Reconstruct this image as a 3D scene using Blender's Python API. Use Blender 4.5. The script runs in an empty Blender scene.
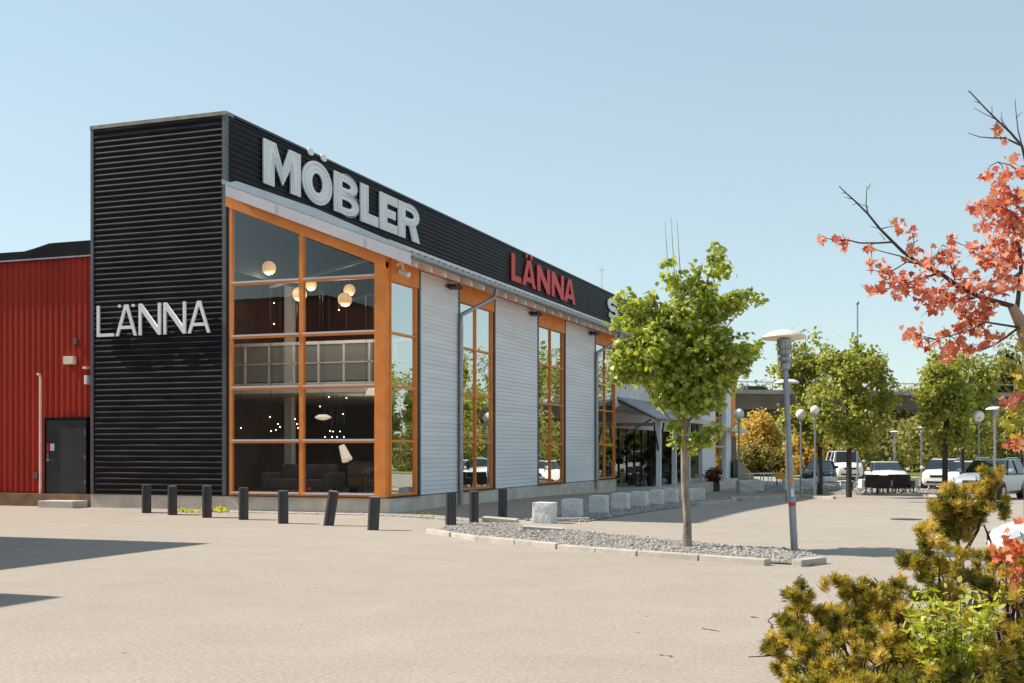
import bpy, bmesh, math, random
import numpy as np
from mathutils import Vector, Matrix
random.seed(7); RNG = np.random.default_rng(7)
SC = bpy.context.scene; C = SC.collection
R = math.radians
# ------------------------------------------------------------------ camera geometry
F = 1187.0; EYE = 1.7; HOR = 450.0; YAW = math.atan2(432, F)
CA, SA = math.cos(YAW), math.sin(YAW)
BX, BY = -13.21, 27.06            # the glazed corner of the store
def ray(px): r = (px-512)/F; return (r*CA-SA, r*SA+CA)
def at(px, py, Z):
    d = ray(px); return Vector((d[0]*Z, d[1]*Z, EYE+(HOR-py)*Z/F))
def sstep(a, b, x):
    t = np.clip((x-a)/(b-a), 0, 1); return t*t*(3-2*t)
def gz(x, y):
    x = np.asarray(x, float); y = np.asarray(y, float)
    d = np.hypot(np.maximum(x-BX, 0), np.maximum(BY-y, 0))
    up = .1*(1-sstep(.8, 2.8, d))
    Z = -x*SA+y*CA; u = x*CA+y*SA
    dn = -.42*sstep(26, 60, Z)*sstep(-1, 9, u)
    return up+dn
def gnd(px, py):
    d = ray(px); lo, hi = 3.0, 300.0
    for _ in range(60):
        m = (lo+hi)/2
        if EYE+(HOR-py)*m/F > float(gz(d[0]*m, d[1]*m)): lo = m
        else: hi = m
    return Vector((d[0]*lo, d[1]*lo, float(gz(d[0]*lo, d[1]*lo))))
def gat(px, Z):
    d = ray(px); return Vector((d[0]*Z, d[1]*Z, float(gz(d[0]*Z, d[1]*Z))))
def side_y(px, x):                 # y where the view ray meets a plane x = const
    d = ray(px); return x/d[0]*d[1]
def front_x(px, y):
    d = ray(px); return y/d[1]*d[0]
# ------------------------------------------------------------------ mesh helpers
class MB:
    def __init__(s): s.v = []; s.f = []
    def add(s, vs, fs):
        o = len(s.v); s.v += [tuple(v) for v in vs]; s.f += [tuple(i+o for i in f) for f in fs]; return s
    def box(s, x0, x1, y0, y1, z0, z1):
        return s.add([(x0,y0,z0),(x1,y0,z0),(x1,y1,z0),(x0,y1,z0),(x0,y0,z1),(x1,y0,z1),(x1,y1,z1),(x0,y1,z1)],
                     [(3,2,1,0),(4,5,6,7),(0,1,5,4),(1,2,6,5),(2,3,7,6),(3,0,4,7)])
    def tube(s, p, q, r0, r1=None, n=8, caps=True):
        p, q = Vector(p), Vector(q); r1 = r0 if r1 is None else r1
        d = (q-p).normalized(); a = d.orthogonal().normalized(); b = d.cross(a)
        vs = []
        for c, r in ((p, r0), (q, r1)):
            for k in range(n):
                t = 2*math.pi*k/n; vs.append(c+a*(r*math.cos(t))+b*(r*math.sin(t)))
        fs = [(k, (k+1) % n, n+(k+1) % n, n+k) for k in range(n)]
        if caps: fs += [tuple(range(n))[::-1], tuple(range(n, 2*n))]
        return s.add(vs, fs)
    def path(s, pts, rads, n=7):
        pts = [Vector(p) for p in pts]; m = len(pts); vs = []; a = None
        for i in range(m):
            d = (pts[min(i+1, m-1)]-pts[max(i-1, 0)]).normalized()
            a = d.orthogonal().normalized() if a is None else (a-d*a.dot(d)).normalized()
            b = d.cross(a)
            for k in range(n):
                t = 2*math.pi*k/n; vs.append(pts[i]+a*(rads[i]*math.cos(t))+b*(rads[i]*math.sin(t)))
        fs = [(i*n+k, i*n+(k+1) % n, (i+1)*n+(k+1) % n, (i+1)*n+k) for i in range(m-1) for k in range(n)]
        fs += [tuple(range(n))[::-1], tuple(range((m-1)*n, m*n))]
        return s.add(vs, fs)
    def lathe(s, prof, c=(0,0,0), n=20):
        vs = []; m = len(prof)
        for r, z in prof:
            for k in range(n):
                t = 2*math.pi*k/n; vs.append((c[0]+r*math.cos(t), c[1]+r*math.sin(t), c[2]+z))
        fs = [(i*n+k, i*n+(k+1) % n, (i+1)*n+(k+1) % n, (i+1)*n+k) for i in range(m-1) for k in range(n)]
        fs += [tuple(range(n))[::-1], tuple(range((m-1)*n, m*n))]
        return s.add(vs, fs)
    def prism(s, poly, a, b, f):    # poly in 2D, f(u,v,w)->xyz, w from a to b
        n = len(poly)
        vs = [f(u, v, a) for u, v in poly]+[f(u, v, b) for u, v in poly]
        fs = [tuple(range(n)), tuple(range(n, 2*n))[::-1]]+[(k, n+k, n+(k+1) % n, (k+1) % n) for k in range(n)]
        return s.add(vs, fs)
    def sheet(s, prof, a, b, f):    # open profile extruded
        n = len(prof)
        vs = [f(u, v, a) for u, v in prof]+[f(u, v, b) for u, v in prof]
        return s.add(vs, [(k, k+1, n+k+1, n+k) for k in range(n-1)])
    def blob(s, c, r, sub=1, sc=(1,1,1), jit=0.0):
        bm = bmesh.new(); bmesh.ops.create_icosphere(bm, subdivisions=sub, radius=1)
        vs = []
        for v in bm.verts:
            k = 1+random.uniform(-jit, jit)
            vs.append((c[0]+v.co.x*r*sc[0]*k, c[1]+v.co.y*r*sc[1]*k, c[2]+v.co.z*r*sc[2]*k))
        fs = [tuple(v.index for v in f.verts) for f in bm.faces]; bm.free()
        return s.add(vs, fs)
def obj(name, mb, m, parent=None, smooth=False, bevel=0.0, loc=None):
    me = bpy.data.meshes.new(name)
    if isinstance(mb, MB): me.from_pydata(mb.v, [], mb.f)
    bm = bmesh.new(); bm.from_mesh(me)
    bmesh.ops.recalc_face_normals(bm, faces=bm.faces)
    if bevel:
        es = [e for e in bm.edges if len(e.link_faces) == 2 and e.calc_face_angle(0) > .6]
        bmesh.ops.bevel(bm, geom=es, offset=bevel, segments=2, profile=.6, affect='EDGES', clamp_overlap=True)
    bm.to_mesh(me); bm.free()
    if smooth:
        me.polygons.foreach_set('use_smooth', [True]*len(me.polygons)); me.set_sharp_from_angle(angle=R(38))
    if m: me.materials.append(m)
    o = bpy.data.objects.new(name, me); C.objects.link(o)
    if parent: o.parent = parent
    if loc is not None: o.location = loc
    return o
def np_mesh(name, V, k, m, parent=None, smooth=False):
    V = np.asarray(V, np.float32).reshape(-1, 3); n = len(V)//k
    me = bpy.data.meshes.new(name); me.vertices.add(n*k); me.vertices.foreach_set('co', V.ravel())
    me.loops.add(n*k); me.loops.foreach_set('vertex_index', np.arange(n*k, dtype=np.int32))
    me.polygons.add(n); me.polygons.foreach_set('loop_start', np.arange(0, n*k, k, dtype=np.int32))
    me.polygons.foreach_set('loop_total', np.full(n, k, np.int32)) if False else None
    me.update(calc_edges=True); me.validate()
    me.materials.append(m)
    o = bpy.data.objects.new(name, me); C.objects.link(o)
    if parent: o.parent = parent
    return o
def tag(o, label=None, cat=None, group=None, kind=None):
    if label: o['label'] = label
    if cat: o['category'] = cat
    if group: o['group'] = group
    if kind: o['kind'] = kind
    return o
def thing(name, label, cat, loc=(0,0,0), rz=0, group=None):
    o = bpy.data.objects.new(name, None); C.objects.link(o); o.location = loc; o.rotation_euler = (0,0,rz)
    o.empty_display_size = .2
    return tag(o, label, cat, group)
def struct(o): o['kind'] = 'structure'; return o
def dup(root, loc, rz=None, label=None, group=None, scale=None):
    def cp(o, par):
        c = o.copy(); C.objects.link(c); c.parent = par
        for ch in [x for x in KIDS.get(o.name, [])]: cp(ch, c)
        return c
    KIDS = {}
    for o in bpy.data.objects:
        if o.parent: KIDS.setdefault(o.parent.name, []).append(o)
    r = cp(root, None); r.location = loc
    if rz is not None: r.rotation_euler = (0, 0, rz)
    if scale: r.scale = (scale,)*3
    if label: r['label'] = label
    if group: r['group'] = group
    return r
# ------------------------------------------------------------------ materials
def mat(name, col, rough=.6, metal=0.0, var=0.0, scale=4.0, bump=0.0, bscale=30.0, col2=None, emit=None, estr=0, spec=.5, stretch=None):
    m = bpy.data.materials.new(name); m.use_nodes = True
    nt = m.node_tree; n = nt.nodes; l = nt.links; b = n['Principled BSDF']
    b.inputs['Base Color'].default_value = (*col, 1); b.inputs['Roughness'].default_value = rough
    b.inputs['Metallic'].default_value = metal; b.inputs['Specular IOR Level'].default_value = spec
    tc = n.new('ShaderNodeTexCoord'); src = tc.outputs['Object']
    if stretch:
        mp = n.new('ShaderNodeMapping'); mp.inputs['Scale'].default_value = stretch; l.new(src, mp.inputs[0]); src = mp.outputs[0]
    if var or col2:
        t = n.new('ShaderNodeTexNoise'); t.inputs['Scale'].default_value = scale; t.inputs['Detail'].default_value = 6
        l.new(src, t.inputs['Vector'])
        cr = n.new('ShaderNodeValToRGB'); c2 = col2 or tuple(max(0, c*(1-var)) for c in col)
        c1 = col if col2 else tuple(min(1, c*(1+var)) for c in col)
        cr.color_ramp.elements[0].position = .33; cr.color_ramp.elements[1].position = .68
        cr.color_ramp.elements[0].color = (*c2, 1); cr.color_ramp.elements[1].color = (*c1, 1)
        l.new(t.outputs['Fac'], cr.inputs[0]); l.new(cr.outputs[0], b.inputs['Base Color'])
    if bump:
        t2 = n.new('ShaderNodeTexNoise'); t2.inputs['Scale'].default_value = bscale; t2.inputs['Detail'].default_value = 5
        l.new(src, t2.inputs['Vector'])
        bp = n.new('ShaderNodeBump'); bp.inputs['Strength'].default_value = bump; bp.inputs['Distance'].default_value = .02
        l.new(t2.outputs['Fac'], bp.inputs['Height']); l.new(bp.outputs[0], b.inputs['Normal'])
    if emit:
        b.inputs['Emission Color'].default_value = (*emit, 1); b.inputs['Emission Strength'].default_value = estr
    return m
def leafmat(name, cols, trans=.35, rough=.45, attr=None):
    m = bpy.data.materials.new(name); m.use_nodes = True
    nt = m.node_tree; n = nt.nodes; l = nt.links; b = n['Principled BSDF']; out = n['Material Output']
    g = n.new('ShaderNodeNewGeometry'); cr = n.new('ShaderNodeValToRGB')
    e = cr.color_ramp.elements
    for i, c in enumerate(cols):
        p = i/(len(cols)-1)
        el = e[0] if i == 0 else (e[len(e)-1] if i == len(cols)-1 else e.new(p))
        el.color = (*c, 1)
    if attr:
        a_ = n.new('ShaderNodeAttribute'); a_.attribute_name = attr; l.new(a_.outputs['Fac'], cr.inputs[0])
    else: l.new(g.outputs['Random Per Island'], cr.inputs[0])
    l.new(cr.outputs[0], b.inputs['Base Color'])
    b.inputs['Roughness'].default_value = rough; b.inputs['Specular IOR Level'].default_value = .35
    tr = n.new('ShaderNodeBsdfTranslucent')
    hs = n.new('ShaderNodeHueSaturation'); hs.inputs['Saturation'].default_value = 1.1; hs.inputs['Value'].default_value = 1.5
    l.new(cr.outputs[0], hs.inputs['Color']); l.new(hs.outputs[0], tr.inputs['Color'])
    mx = n.new('ShaderNodeMixShader'); mx.inputs[0].default_value = trans
    l.new(b.outputs[0], mx.inputs[1]); l.new(tr.outputs[0], mx.inputs[2]); l.new(mx.outputs[0], out.inputs[0])
    return m
def glassmat(name, lo=.13, hi=.74, tint=(.72,.77,.74), rough=0.0):
    m = bpy.data.materials.new(name); m.use_nodes = True
    nt = m.node_tree; n = nt.nodes; l = nt.links; n.remove(n['Principled BSDF']); out = n['Material Output']
    lw = n.new('ShaderNodeLayerWeight'); lw.inputs['Blend'].default_value = .5
    mr = n.new('ShaderNodeMapRange'); mr.inputs['From Min'].default_value = .12; mr.inputs['From Max'].default_value = .66
    mr.inputs['To Min'].default_value = lo; mr.inputs['To Max'].default_value = hi
    l.new(lw.outputs['Facing'], mr.inputs['Value'])
    tr = n.new('ShaderNodeBsdfTransparent'); tr.inputs[0].default_value = (*tint, 1)
    gl = n.new('ShaderNodeBsdfGlossy'); gl.inputs['Roughness'].default_value = rough; gl.inputs['Color'].default_value = (.93,.97,.95,1)
    # slight waviness of the panes
    tc = n.new('ShaderNodeTexCoord'); t = n.new('ShaderNodeTexNoise'); t.inputs['Scale'].default_value = .9; t.inputs['Detail'].default_value = 1
    l.new(tc.outputs['Object'], t.inputs['Vector']); bp = n.new('ShaderNodeBump'); bp.inputs['Strength'].default_value = .12; bp.inputs['Distance'].default_value = .02
    l.new(t.outputs['Fac'], bp.inputs['Height']); l.new(bp.outputs[0], gl.inputs['Normal'])
    mx = n.new('ShaderNodeMixShader'); l.new(mr.outputs[0], mx.inputs[0]); l.new(tr.outputs[0], mx.inputs[1]); l.new(gl.outputs[0], mx.inputs[2])
    l.new(mx.outputs[0], out.inputs[0]); return m
def asphaltmat():
    m = bpy.data.materials.new('asphalt'); m.use_nodes = True
    nt = m.node_tree; n = nt.nodes; l = nt.links; b = n['Principled BSDF']
    tc = n.new('ShaderNodeTexCoord')
    def noise(sc, det, rough=.6):
        t = n.new('ShaderNodeTexNoise'); t.inputs['Scale'].default_value = sc; t.inputs['Detail'].default_value = det
        t.inputs['Roughness'].default_value = rough; l.new(tc.outputs['Object'], t.inputs['Vector']); return t.outputs['Fac']
    def ramp(src, a, ca, bb, cb):
        r = n.new('ShaderNodeValToRGB'); r.color_ramp.elements[0].position = a; r.color_ramp.elements[1].position = bb
        r.color_ramp.elements[0].color = (*ca, 1); r.color_ramp.elements[1].color = (*cb, 1); l.new(src, r.inputs[0]); return r.outputs[0]
    def mul(a, c, f=1.0):
        x = n.new('ShaderNodeMix'); x.data_type = 'RGBA'; x.blend_type = 'MULTIPLY'; x.inputs[0].default_value = f
        l.new(a, x.inputs[6]); l.new(c, x.inputs[7]); return x.outputs[2]
    base = ramp(noise(.12, 5), .3, (.362,.309,.258), .7, (.396,.341,.288))
    base = mul(base, ramp(noise(.9, 6, .7), .33, (.925,.92,.92), .67, (1.04,1.04,1.04)))
    base = mul(base, ramp(noise(24, 4, .85), .32, (.62,.62,.62), .62, (1.16,1.16,1.16)), .85)
    base = mul(base, ramp(noise(2.3, 7, .75), .66, (1,1,1), .74, (.74,.73,.73)), .8)
    # long tyre-worn streaks
    mp = n.new('ShaderNodeMapping'); mp.inputs['Scale'].default_value = (.08, 1.3, 1); mp.inputs['Rotation'].default_value = (0, 0, .5)
    l.new(tc.outputs['Object'], mp.inputs[0]); t = n.new('ShaderNodeTexNoise'); t.inputs['Scale'].default_value = 1; t.inputs['Detail'].default_value = 4
    l.new(mp.outputs[0], t.inputs['Vector'])
    base = mul(base, ramp(t.outputs['Fac'], .3, (.985,.985,.985), .7, (1.01,1.01,1.01)))
    # oil drips and chewing gum spots
    v = n.new('ShaderNodeTexVoronoi'); v.inputs['Scale'].default_value = 1.9; v.inputs['Randomness'].default_value = 1
    l.new(tc.outputs['Object'], v.inputs['Vector'])
    base = mul(base, ramp(v.outputs['Distance'], .03, (.36,.34,.33), .055, (1,1,1)))
    l.new(base, b.inputs['Base Color']); b.inputs['Roughness'].default_value = .9; b.inputs['Specular IOR Level'].default_value = .2
    bp = n.new('ShaderNodeBump'); bp.inputs['Strength'].default_value = .5; bp.inputs['Distance'].default_value = .01
    l.new(noise(55, 3, .8), bp.inputs['Height']); l.new(bp.outputs[0], b.inputs['Normal'])
    return m
M = dict(
 asphalt=asphaltmat(),
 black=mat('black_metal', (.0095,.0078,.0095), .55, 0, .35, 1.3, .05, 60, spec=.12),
 fascia=mat('fascia_metal', (.012,.0105,.0135), .5, 0, .3, .8, spec=.18),
 trimgrey=mat('grey_trim', (.115,.115,.125), .45, .2, .15, 3),
 cap=mat('cap_metal', (.30,.26,.20), .5, .3, .3, 3),
 dgrey=mat('dark_grey', (.03,.03,.033), .5, 0, .2, 3),
 red=mat('red_metal', (.38,.036,.021), .55, 0, .16, .9, .04, 40, stretch=(1,1,.25), spec=.15),
 dullred=mat('dull_red_metal', (.32,.05,.04), .6, 0, .2, .9),
 foyer=mat('foyer_wall', (.20,.17,.06), .8, 0, .4, .7),
 redroof=mat('roof_edge', (.016,.0145,.017), .7, 0, .3, 2, spec=.1),
 orange=mat('orange_paint', (.80,.26,.055), .5, 0, .1, 2.5, .04, 25, spec=.3),
 lilac=mat('pale_trim', (.62,.58,.60), .5, 0, .08, 1.5),
 bluefl=mat('blue_flashing', (.42,.46,.49), .35, .4, .08, 2),
 board=mat('grey_boards', (.76,.755,.77), .6, 0, .07, 1.2, .06, 50, stretch=(1,.2,3)),
 board2=mat('pale_boards', (.74,.745,.76), .6, 0, .08, 2),
 concrete=mat('foundation', (.57,.52,.45), .85, 0, .16, 1.6, .2, 25),
 zinc=mat('zinc', (.33,.34,.36), .38, .7, .12, 4),
 roofm=mat('roof_sheet', (.34,.37,.41), .4, .4, .1, 4),
 white=mat('white_paint', (.78,.77,.75), .5, 0, .05, 3),
 letter=mat('letter_white', (.88,.865,.85), .45, 0, .04, 3),
 tubem=mat('neon_tube', (.85,.85,.85), .25),
 letterin=mat('letter_well', (.50,.50,.515), .5),
 redletter=mat('letter_red', (.72,.03,.022), .4, 0, .06, 3, spec=.2),
 glass=glassmat('window_glass'),
 frontglass=glassmat('front_glass', .07, .45, (.88,.88,.85)),
 entryglass=glassmat('entry_glass', .05, .16, (.8,.8,.75)),
 carglass=glassmat('car_glass', .05, .30, (.10,.12,.13)),
 ceil=mat('ceiling', (.80,.77,.68), .7, 0, .05, 2),
 inwall=mat('interior_wall', (.22,.17,.15), .8, 0, .3, .6),
 infloor=mat('interior_floor', (.34,.27,.2), .35, 0, .2, 1),
 sofa=mat('dark_fabric', (.11,.10,.10), .9, 0, .2, 5),
 oak=mat('wood', (.22,.13,.07), .5, 0, .25, 3),
 globe=mat('globe_shade', (.75,.5,.25), .5, emit=(1,.62,.28), estr=.3),
 bulb=mat('bulb', (.9,.85,.75), .3, emit=(1,.88,.7), estr=2.2),
 shade=mat('lamp_shade', (.8,.74,.62), .7, emit=(1,.85,.62), estr=.35),
 granite=mat('granite', (.80,.78,.76), .8, 0, 0, 22, .6, 14, col2=(.58,.565,.555)),
 stone=mat('gravel_stone', (.34,.31,.28), .85, 0, .35, 9),
 gravelbed=mat('gravel_bed', (.26,.235,.21), .9, 0, 0, 26, .9, 40, col2=(.13,.115,.10)),
 kerb=mat('kerb_stone', (.46,.42,.36), .85, 0, .15, 3, .3, 30),
 bollard=mat('bollard_wood', (.055,.052,.053), .7, 0, .35, 5, .25, 30, stretch=(6,6,.6)),
 bollardtop=mat('bollard_top', (.20,.19,.18), .8, 0, .3, 9),
 postgrey=mat('galvanised', (.30,.315,.34), .42, .55, .12, 8),
 lampcap=mat('lamp_cap', (.76,.68,.56), .5, 0, .12, 4),
 lampwhite=mat('white_globe', (.82,.80,.76), .3),
 tape_o=mat('tape_orange', (.75,.25,.02), .5), tape_r=mat('tape_red', (.6,.04,.03), .5),
 bark=mat('bark', (.36,.29,.22), .9, 0, 0, 9, .6, 30, col2=(.16,.125,.095), stretch=(1,1,.35)),
 darkbark=mat('dark_bark', (.055,.042,.035), .9, 0, .4, 9, .4, 30),
 twig=mat('twig', (.07,.05,.045), .85, 0, .3, 12),
 leaf=leafmat('maple_leaf', [(.14,.19,.018),(.26,.315,.03),(.38,.42,.065),(.55,.55,.19),(.19,.245,.022)], .48, .35),
 leafb=leafmat('maple_leaf_far', [(.17,.215,.033),(.30,.34,.055),(.45,.47,.13),(.38,.30,.085),(.23,.275,.045)], .5, .4),
 leafr=leafmat('red_leaf', [(.38,.07,.045),(.54,.16,.095),(.72,.35,.22),(.45,.10,.06),(.60,.22,.135),(.74,.36,.18)], .42),
 leafy=leafmat('yellow_leaf', [(.38,.33,.04),(.27,.29,.04),(.50,.38,.06),(.5,.25,.06)], .45),
 needle=leafmat('pine_needle', [(.12,.125,.022),(.24,.215,.032),(.42,.315,.048),(.60,.44,.085),(.74,.57,.19)], .36, .5, 'tone'),
 lime=leafmat('lime_leaf', [(.32,.36,.03),(.46,.48,.05),(.60,.60,.2)], .45),
 wood1=leafmat('woodland_leaf', [(.16,.165,.035),(.24,.225,.055),(.32,.275,.085),(.18,.165,.05)], .35, .7),
 gold=leafmat('golden_leaf', [(.50,.34,.08),(.64,.45,.12),(.42,.30,.07),(.56,.38,.09)], .35, .7),
 olive=leafmat('olive_leaf', [(.15,.14,.03),(.25,.21,.045),(.34,.27,.07),(.18,.16,.04)], .3, .7),
 conif=leafmat('conifer_leaf', [(.03,.04,.018),(.05,.055,.025)], .1, .7),
 dkgreen=leafmat('dark_green_leaf', [(.012,.022,.01),(.03,.045,.018)], .15, .6),
 grass=leafmat('grass', [(.12,.17,.02),(.20,.24,.03)], .3, .7),
 turf=mat('turf', (.22,.27,.04), .9, 0, .3, 3),
 bridge=mat('bridge_concrete', (.15,.12,.095), .85, 0, .25, .5),
 bridgeedge=mat('bridge_edge', (.34,.32,.29), .8, 0, .15, .8),
 carwhite=mat('car_white', (.78,.77,.75), .22), carsilver=mat('car_silver', (.46,.50,.56), .22, .25),
 carblue=mat('car_blue', (.018,.035,.055), .2), tyre=mat('tyre', (.018,.018,.018), .8), rim=mat('rim', (.42,.42,.43), .3, .8),
 plastic=mat('black_plastic', (.02,.02,.022), .5), chrome=mat('chrome', (.6,.6,.6), .15, 1),
 lens=mat('headlight_lens', (.5,.53,.56), .08), plate=mat('plate', (.8,.8,.78), .4),
 rattan=mat('rattan', (.03,.023,.02), .7, 0, .4, 30), terracotta=mat('corten', (.19,.065,.04), .8, 0, .25, 5),
 amber=mat('amber_sign', (.7,.33,.03), .5), redplastic=mat('red_plastic', (.5,.02,.02), .35),
 paper=mat('notice_paper', (.7,.72,.75), .6), soil=mat('soil', (.09,.07,.05), .95, 0, .4, 3, .8, 20),
 crack=mat('crack', (.06,.055,.05), .95), iron=mat('cast_iron', (.05,.045,.045), .6, .3, .2, 10),
)
def sunlit_tops(m, lit_tone, lo=.25, hi=.6):  # paints the look of sunlight on upward-facing rib tops into the colour
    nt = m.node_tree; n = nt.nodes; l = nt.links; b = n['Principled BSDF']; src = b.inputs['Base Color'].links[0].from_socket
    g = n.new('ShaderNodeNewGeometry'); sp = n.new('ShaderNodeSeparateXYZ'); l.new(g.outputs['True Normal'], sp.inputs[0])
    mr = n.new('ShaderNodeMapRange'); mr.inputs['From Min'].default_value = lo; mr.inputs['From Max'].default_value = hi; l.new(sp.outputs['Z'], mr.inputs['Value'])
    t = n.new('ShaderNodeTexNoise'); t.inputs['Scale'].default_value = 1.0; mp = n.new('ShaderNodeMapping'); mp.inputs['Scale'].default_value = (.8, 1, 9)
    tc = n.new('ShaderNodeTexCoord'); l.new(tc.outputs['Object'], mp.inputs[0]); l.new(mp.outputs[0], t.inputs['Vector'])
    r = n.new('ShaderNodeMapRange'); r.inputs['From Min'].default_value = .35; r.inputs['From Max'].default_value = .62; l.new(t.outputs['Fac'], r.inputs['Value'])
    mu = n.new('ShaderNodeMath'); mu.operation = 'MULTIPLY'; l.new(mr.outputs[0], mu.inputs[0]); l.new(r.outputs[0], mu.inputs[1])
    mx = n.new('ShaderNodeMix'); mx.data_type = 'RGBA'; l.new(mu.outputs[0], mx.inputs[0]); l.new(src, mx.inputs[6]); mx.inputs[7].default_value = (*lit_tone, 1)
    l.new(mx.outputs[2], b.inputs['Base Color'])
sunlit_tops(M['black'], (.22,.185,.155), .35, .75); M['twigpale'] = mat('pale_bark', (.34,.25,.18), .9, 0, .25, 9, .4, 30)
# ------------------------------------------------------------------ foliage
def frames(Nrm):
    Nrm = Nrm/np.linalg.norm(Nrm, axis=1, keepdims=True)
    ref = RNG.normal(size=Nrm.shape); T = np.cross(Nrm, ref); T /= np.linalg.norm(T, axis=1, keepdims=True)
    return Nrm, T, np.cross(Nrm, T)
MAPLED = np.array([(0,-.42),(.1,-.2),(.40,-.36),(.30,-.06),(.50,.14),(.24,.13),(.2,.28),(0,.6),(-.2,.28),(-.24,.13),(-.50,.14),(-.30,-.06),(-.40,-.36),(-.1,-.2)])
MAPLE = np.array([(0,-.5),(.16,-.3),(.46,-.34),(.34,-.08),(.52,.12),(.24,.12),(.2,.3),(0,.56),(-.2,.3),(-.24,.12),(-.52,.12),(-.34,-.08),(-.46,-.34),(-.16,-.3)])
SIMPLE = np.array([(0,-.5),(.36,-.22),(.44,.12),(.16,.26),(0,.52),(-.16,.26),(-.44,.12),(-.36,-.22)])
OVAL = np.array([(0,-.5),(.2,-.2),(.2,.15),(0,.5),(-.2,.15),(-.2,-.2)])
def leaves(name, P, Nrm, size, shape, m, parent=None, bend=.25, axis=None):
    P = np.asarray(P); N_, T, B = frames(np.asarray(Nrm))
    if axis is not None:
        B = axis-N_*np.sum(axis*N_, axis=1, keepdims=True); B /= np.linalg.norm(B, axis=1, keepdims=True)+1e-9; T = np.cross(B, N_)
    s = np.asarray(size)[:, None, None]
    k = len(shape); sx = shape[:, 0][None, :, None]; sy = shape[:, 1][None, :, None]
    bn = RNG.uniform(-bend, bend*.4, (len(P), 1, 1))
    V = P[:, None, :]+s*(sx*T[:, None, :]+sy*B[:, None, :]+(bn*(np.abs(sx)*1.2+sy*sy*1.5))*N_[:, None, :])
    return np_mesh(name, V, k, m, parent)
def sph(n):
    v = RNG.normal(size=(n, 3)); return v/np.linalg.norm(v, axis=1, keepdims=True)
def crown_pts(blobs, nclump, per, spread, shell=.45, flat=.8):
    """leaf clumps spread through several lobes (centre, radius)"""
    c = np.array([b[0] for b in blobs], float); r = np.array([b[1] for b in blobs], float)
    w = r**2.3; w /= w.sum()
    i = RNG.choice(len(r), nclump, p=w); d = sph(nclump)
    rad = r[i]*(RNG.uniform(0, 1, nclump)**shell)
    cc = c[i]+d*rad[:, None]
    P = np.repeat(cc, per, 0)+RNG.normal(size=(nclump*per, 3))*spread*np.array([1, 1, flat])
    out = np.repeat(d, per, 0)
    Nn = out*.7+RNG.normal(size=P.shape)*.75+np.array([0, 0, .65])
    return P, Nn
# ------------------------------------------------------------------ world, sun, camera
SUN = Vector((1.06, .085, -1.0)).normalized()           # direction the light travels
az = math.atan2(-SUN.y, -SUN.x); el = math.asin(-SUN.z)
w = bpy.data.worlds.new('World'); SC.world = w; w.use_nodes = True
nt = w.node_tree; sky = nt.nodes.new('ShaderNodeTexSky'); sky.sky_type = 'NISHITA'; sky.sun_disc = False
sky.sun_elevation = el; sky.sun_rotation = math.pi/2-az; sky.air_density = 1.0; sky.dust_density = .1; sky.ozone_density = 1.0
hs = nt.nodes.new('ShaderNodeHueSaturation'); hs.inputs['Saturation'].default_value = .86
mx = nt.nodes.new('ShaderNodeMix'); mx.data_type = 'RGBA'; mx.blend_type = 'MULTIPLY'; mx.inputs[0].default_value = 1; mx.inputs[7].default_value = (1.83, 2.10, 2.12, 1)
gm_ = nt.nodes.new('ShaderNodeGamma'); gm_.inputs[1].default_value = .47; nt.links.new(sky.outputs[0], hs.inputs['Color']); nt.links.new(hs.outputs[0], gm_.inputs[0]); nt.links.new(gm_.outputs[0], mx.inputs[6]); nt.links.new(mx.outputs[2], nt.nodes['Background'].inputs[0]); nt.nodes['Background'].inputs[1].default_value = .115
ld = bpy.data.lights.new('sun', 'SUN'); ld.energy = 4.7; ld.angle = R(.5); ld.color = (1, .93, .82)
lo = bpy.data.objects.new('sun', ld); C.objects.link(lo); lo.rotation_euler = SUN.to_track_quat('-Z', 'Y').to_euler(); lo.location = (-30, 0, 40)
cd = bpy.data.cameras.new('camera'); cam = bpy.data.objects.new('camera', cd); C.objects.link(cam)
cam.location = (0, 0, EYE); cam.rotation_euler = (R(90), 0, YAW); cd.sensor_width = 36; cd.lens = 36*F/1024
cd.shift_y = (HOR-341.5)/1024; cd.clip_end = 3000; SC.camera = cam
SC.view_settings.view_transform = 'Standard'; SC.view_settings.look = 'None'; SC.view_settings.exposure = 0.63; SC.view_settings.gamma = 1
SC.render.engine = 'CYCLES'; SC.cycles.max_bounces = 6; SC.cycles.transparent_max_bounces = 12; SC.cycles.sample_clamp_indirect = 4
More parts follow.
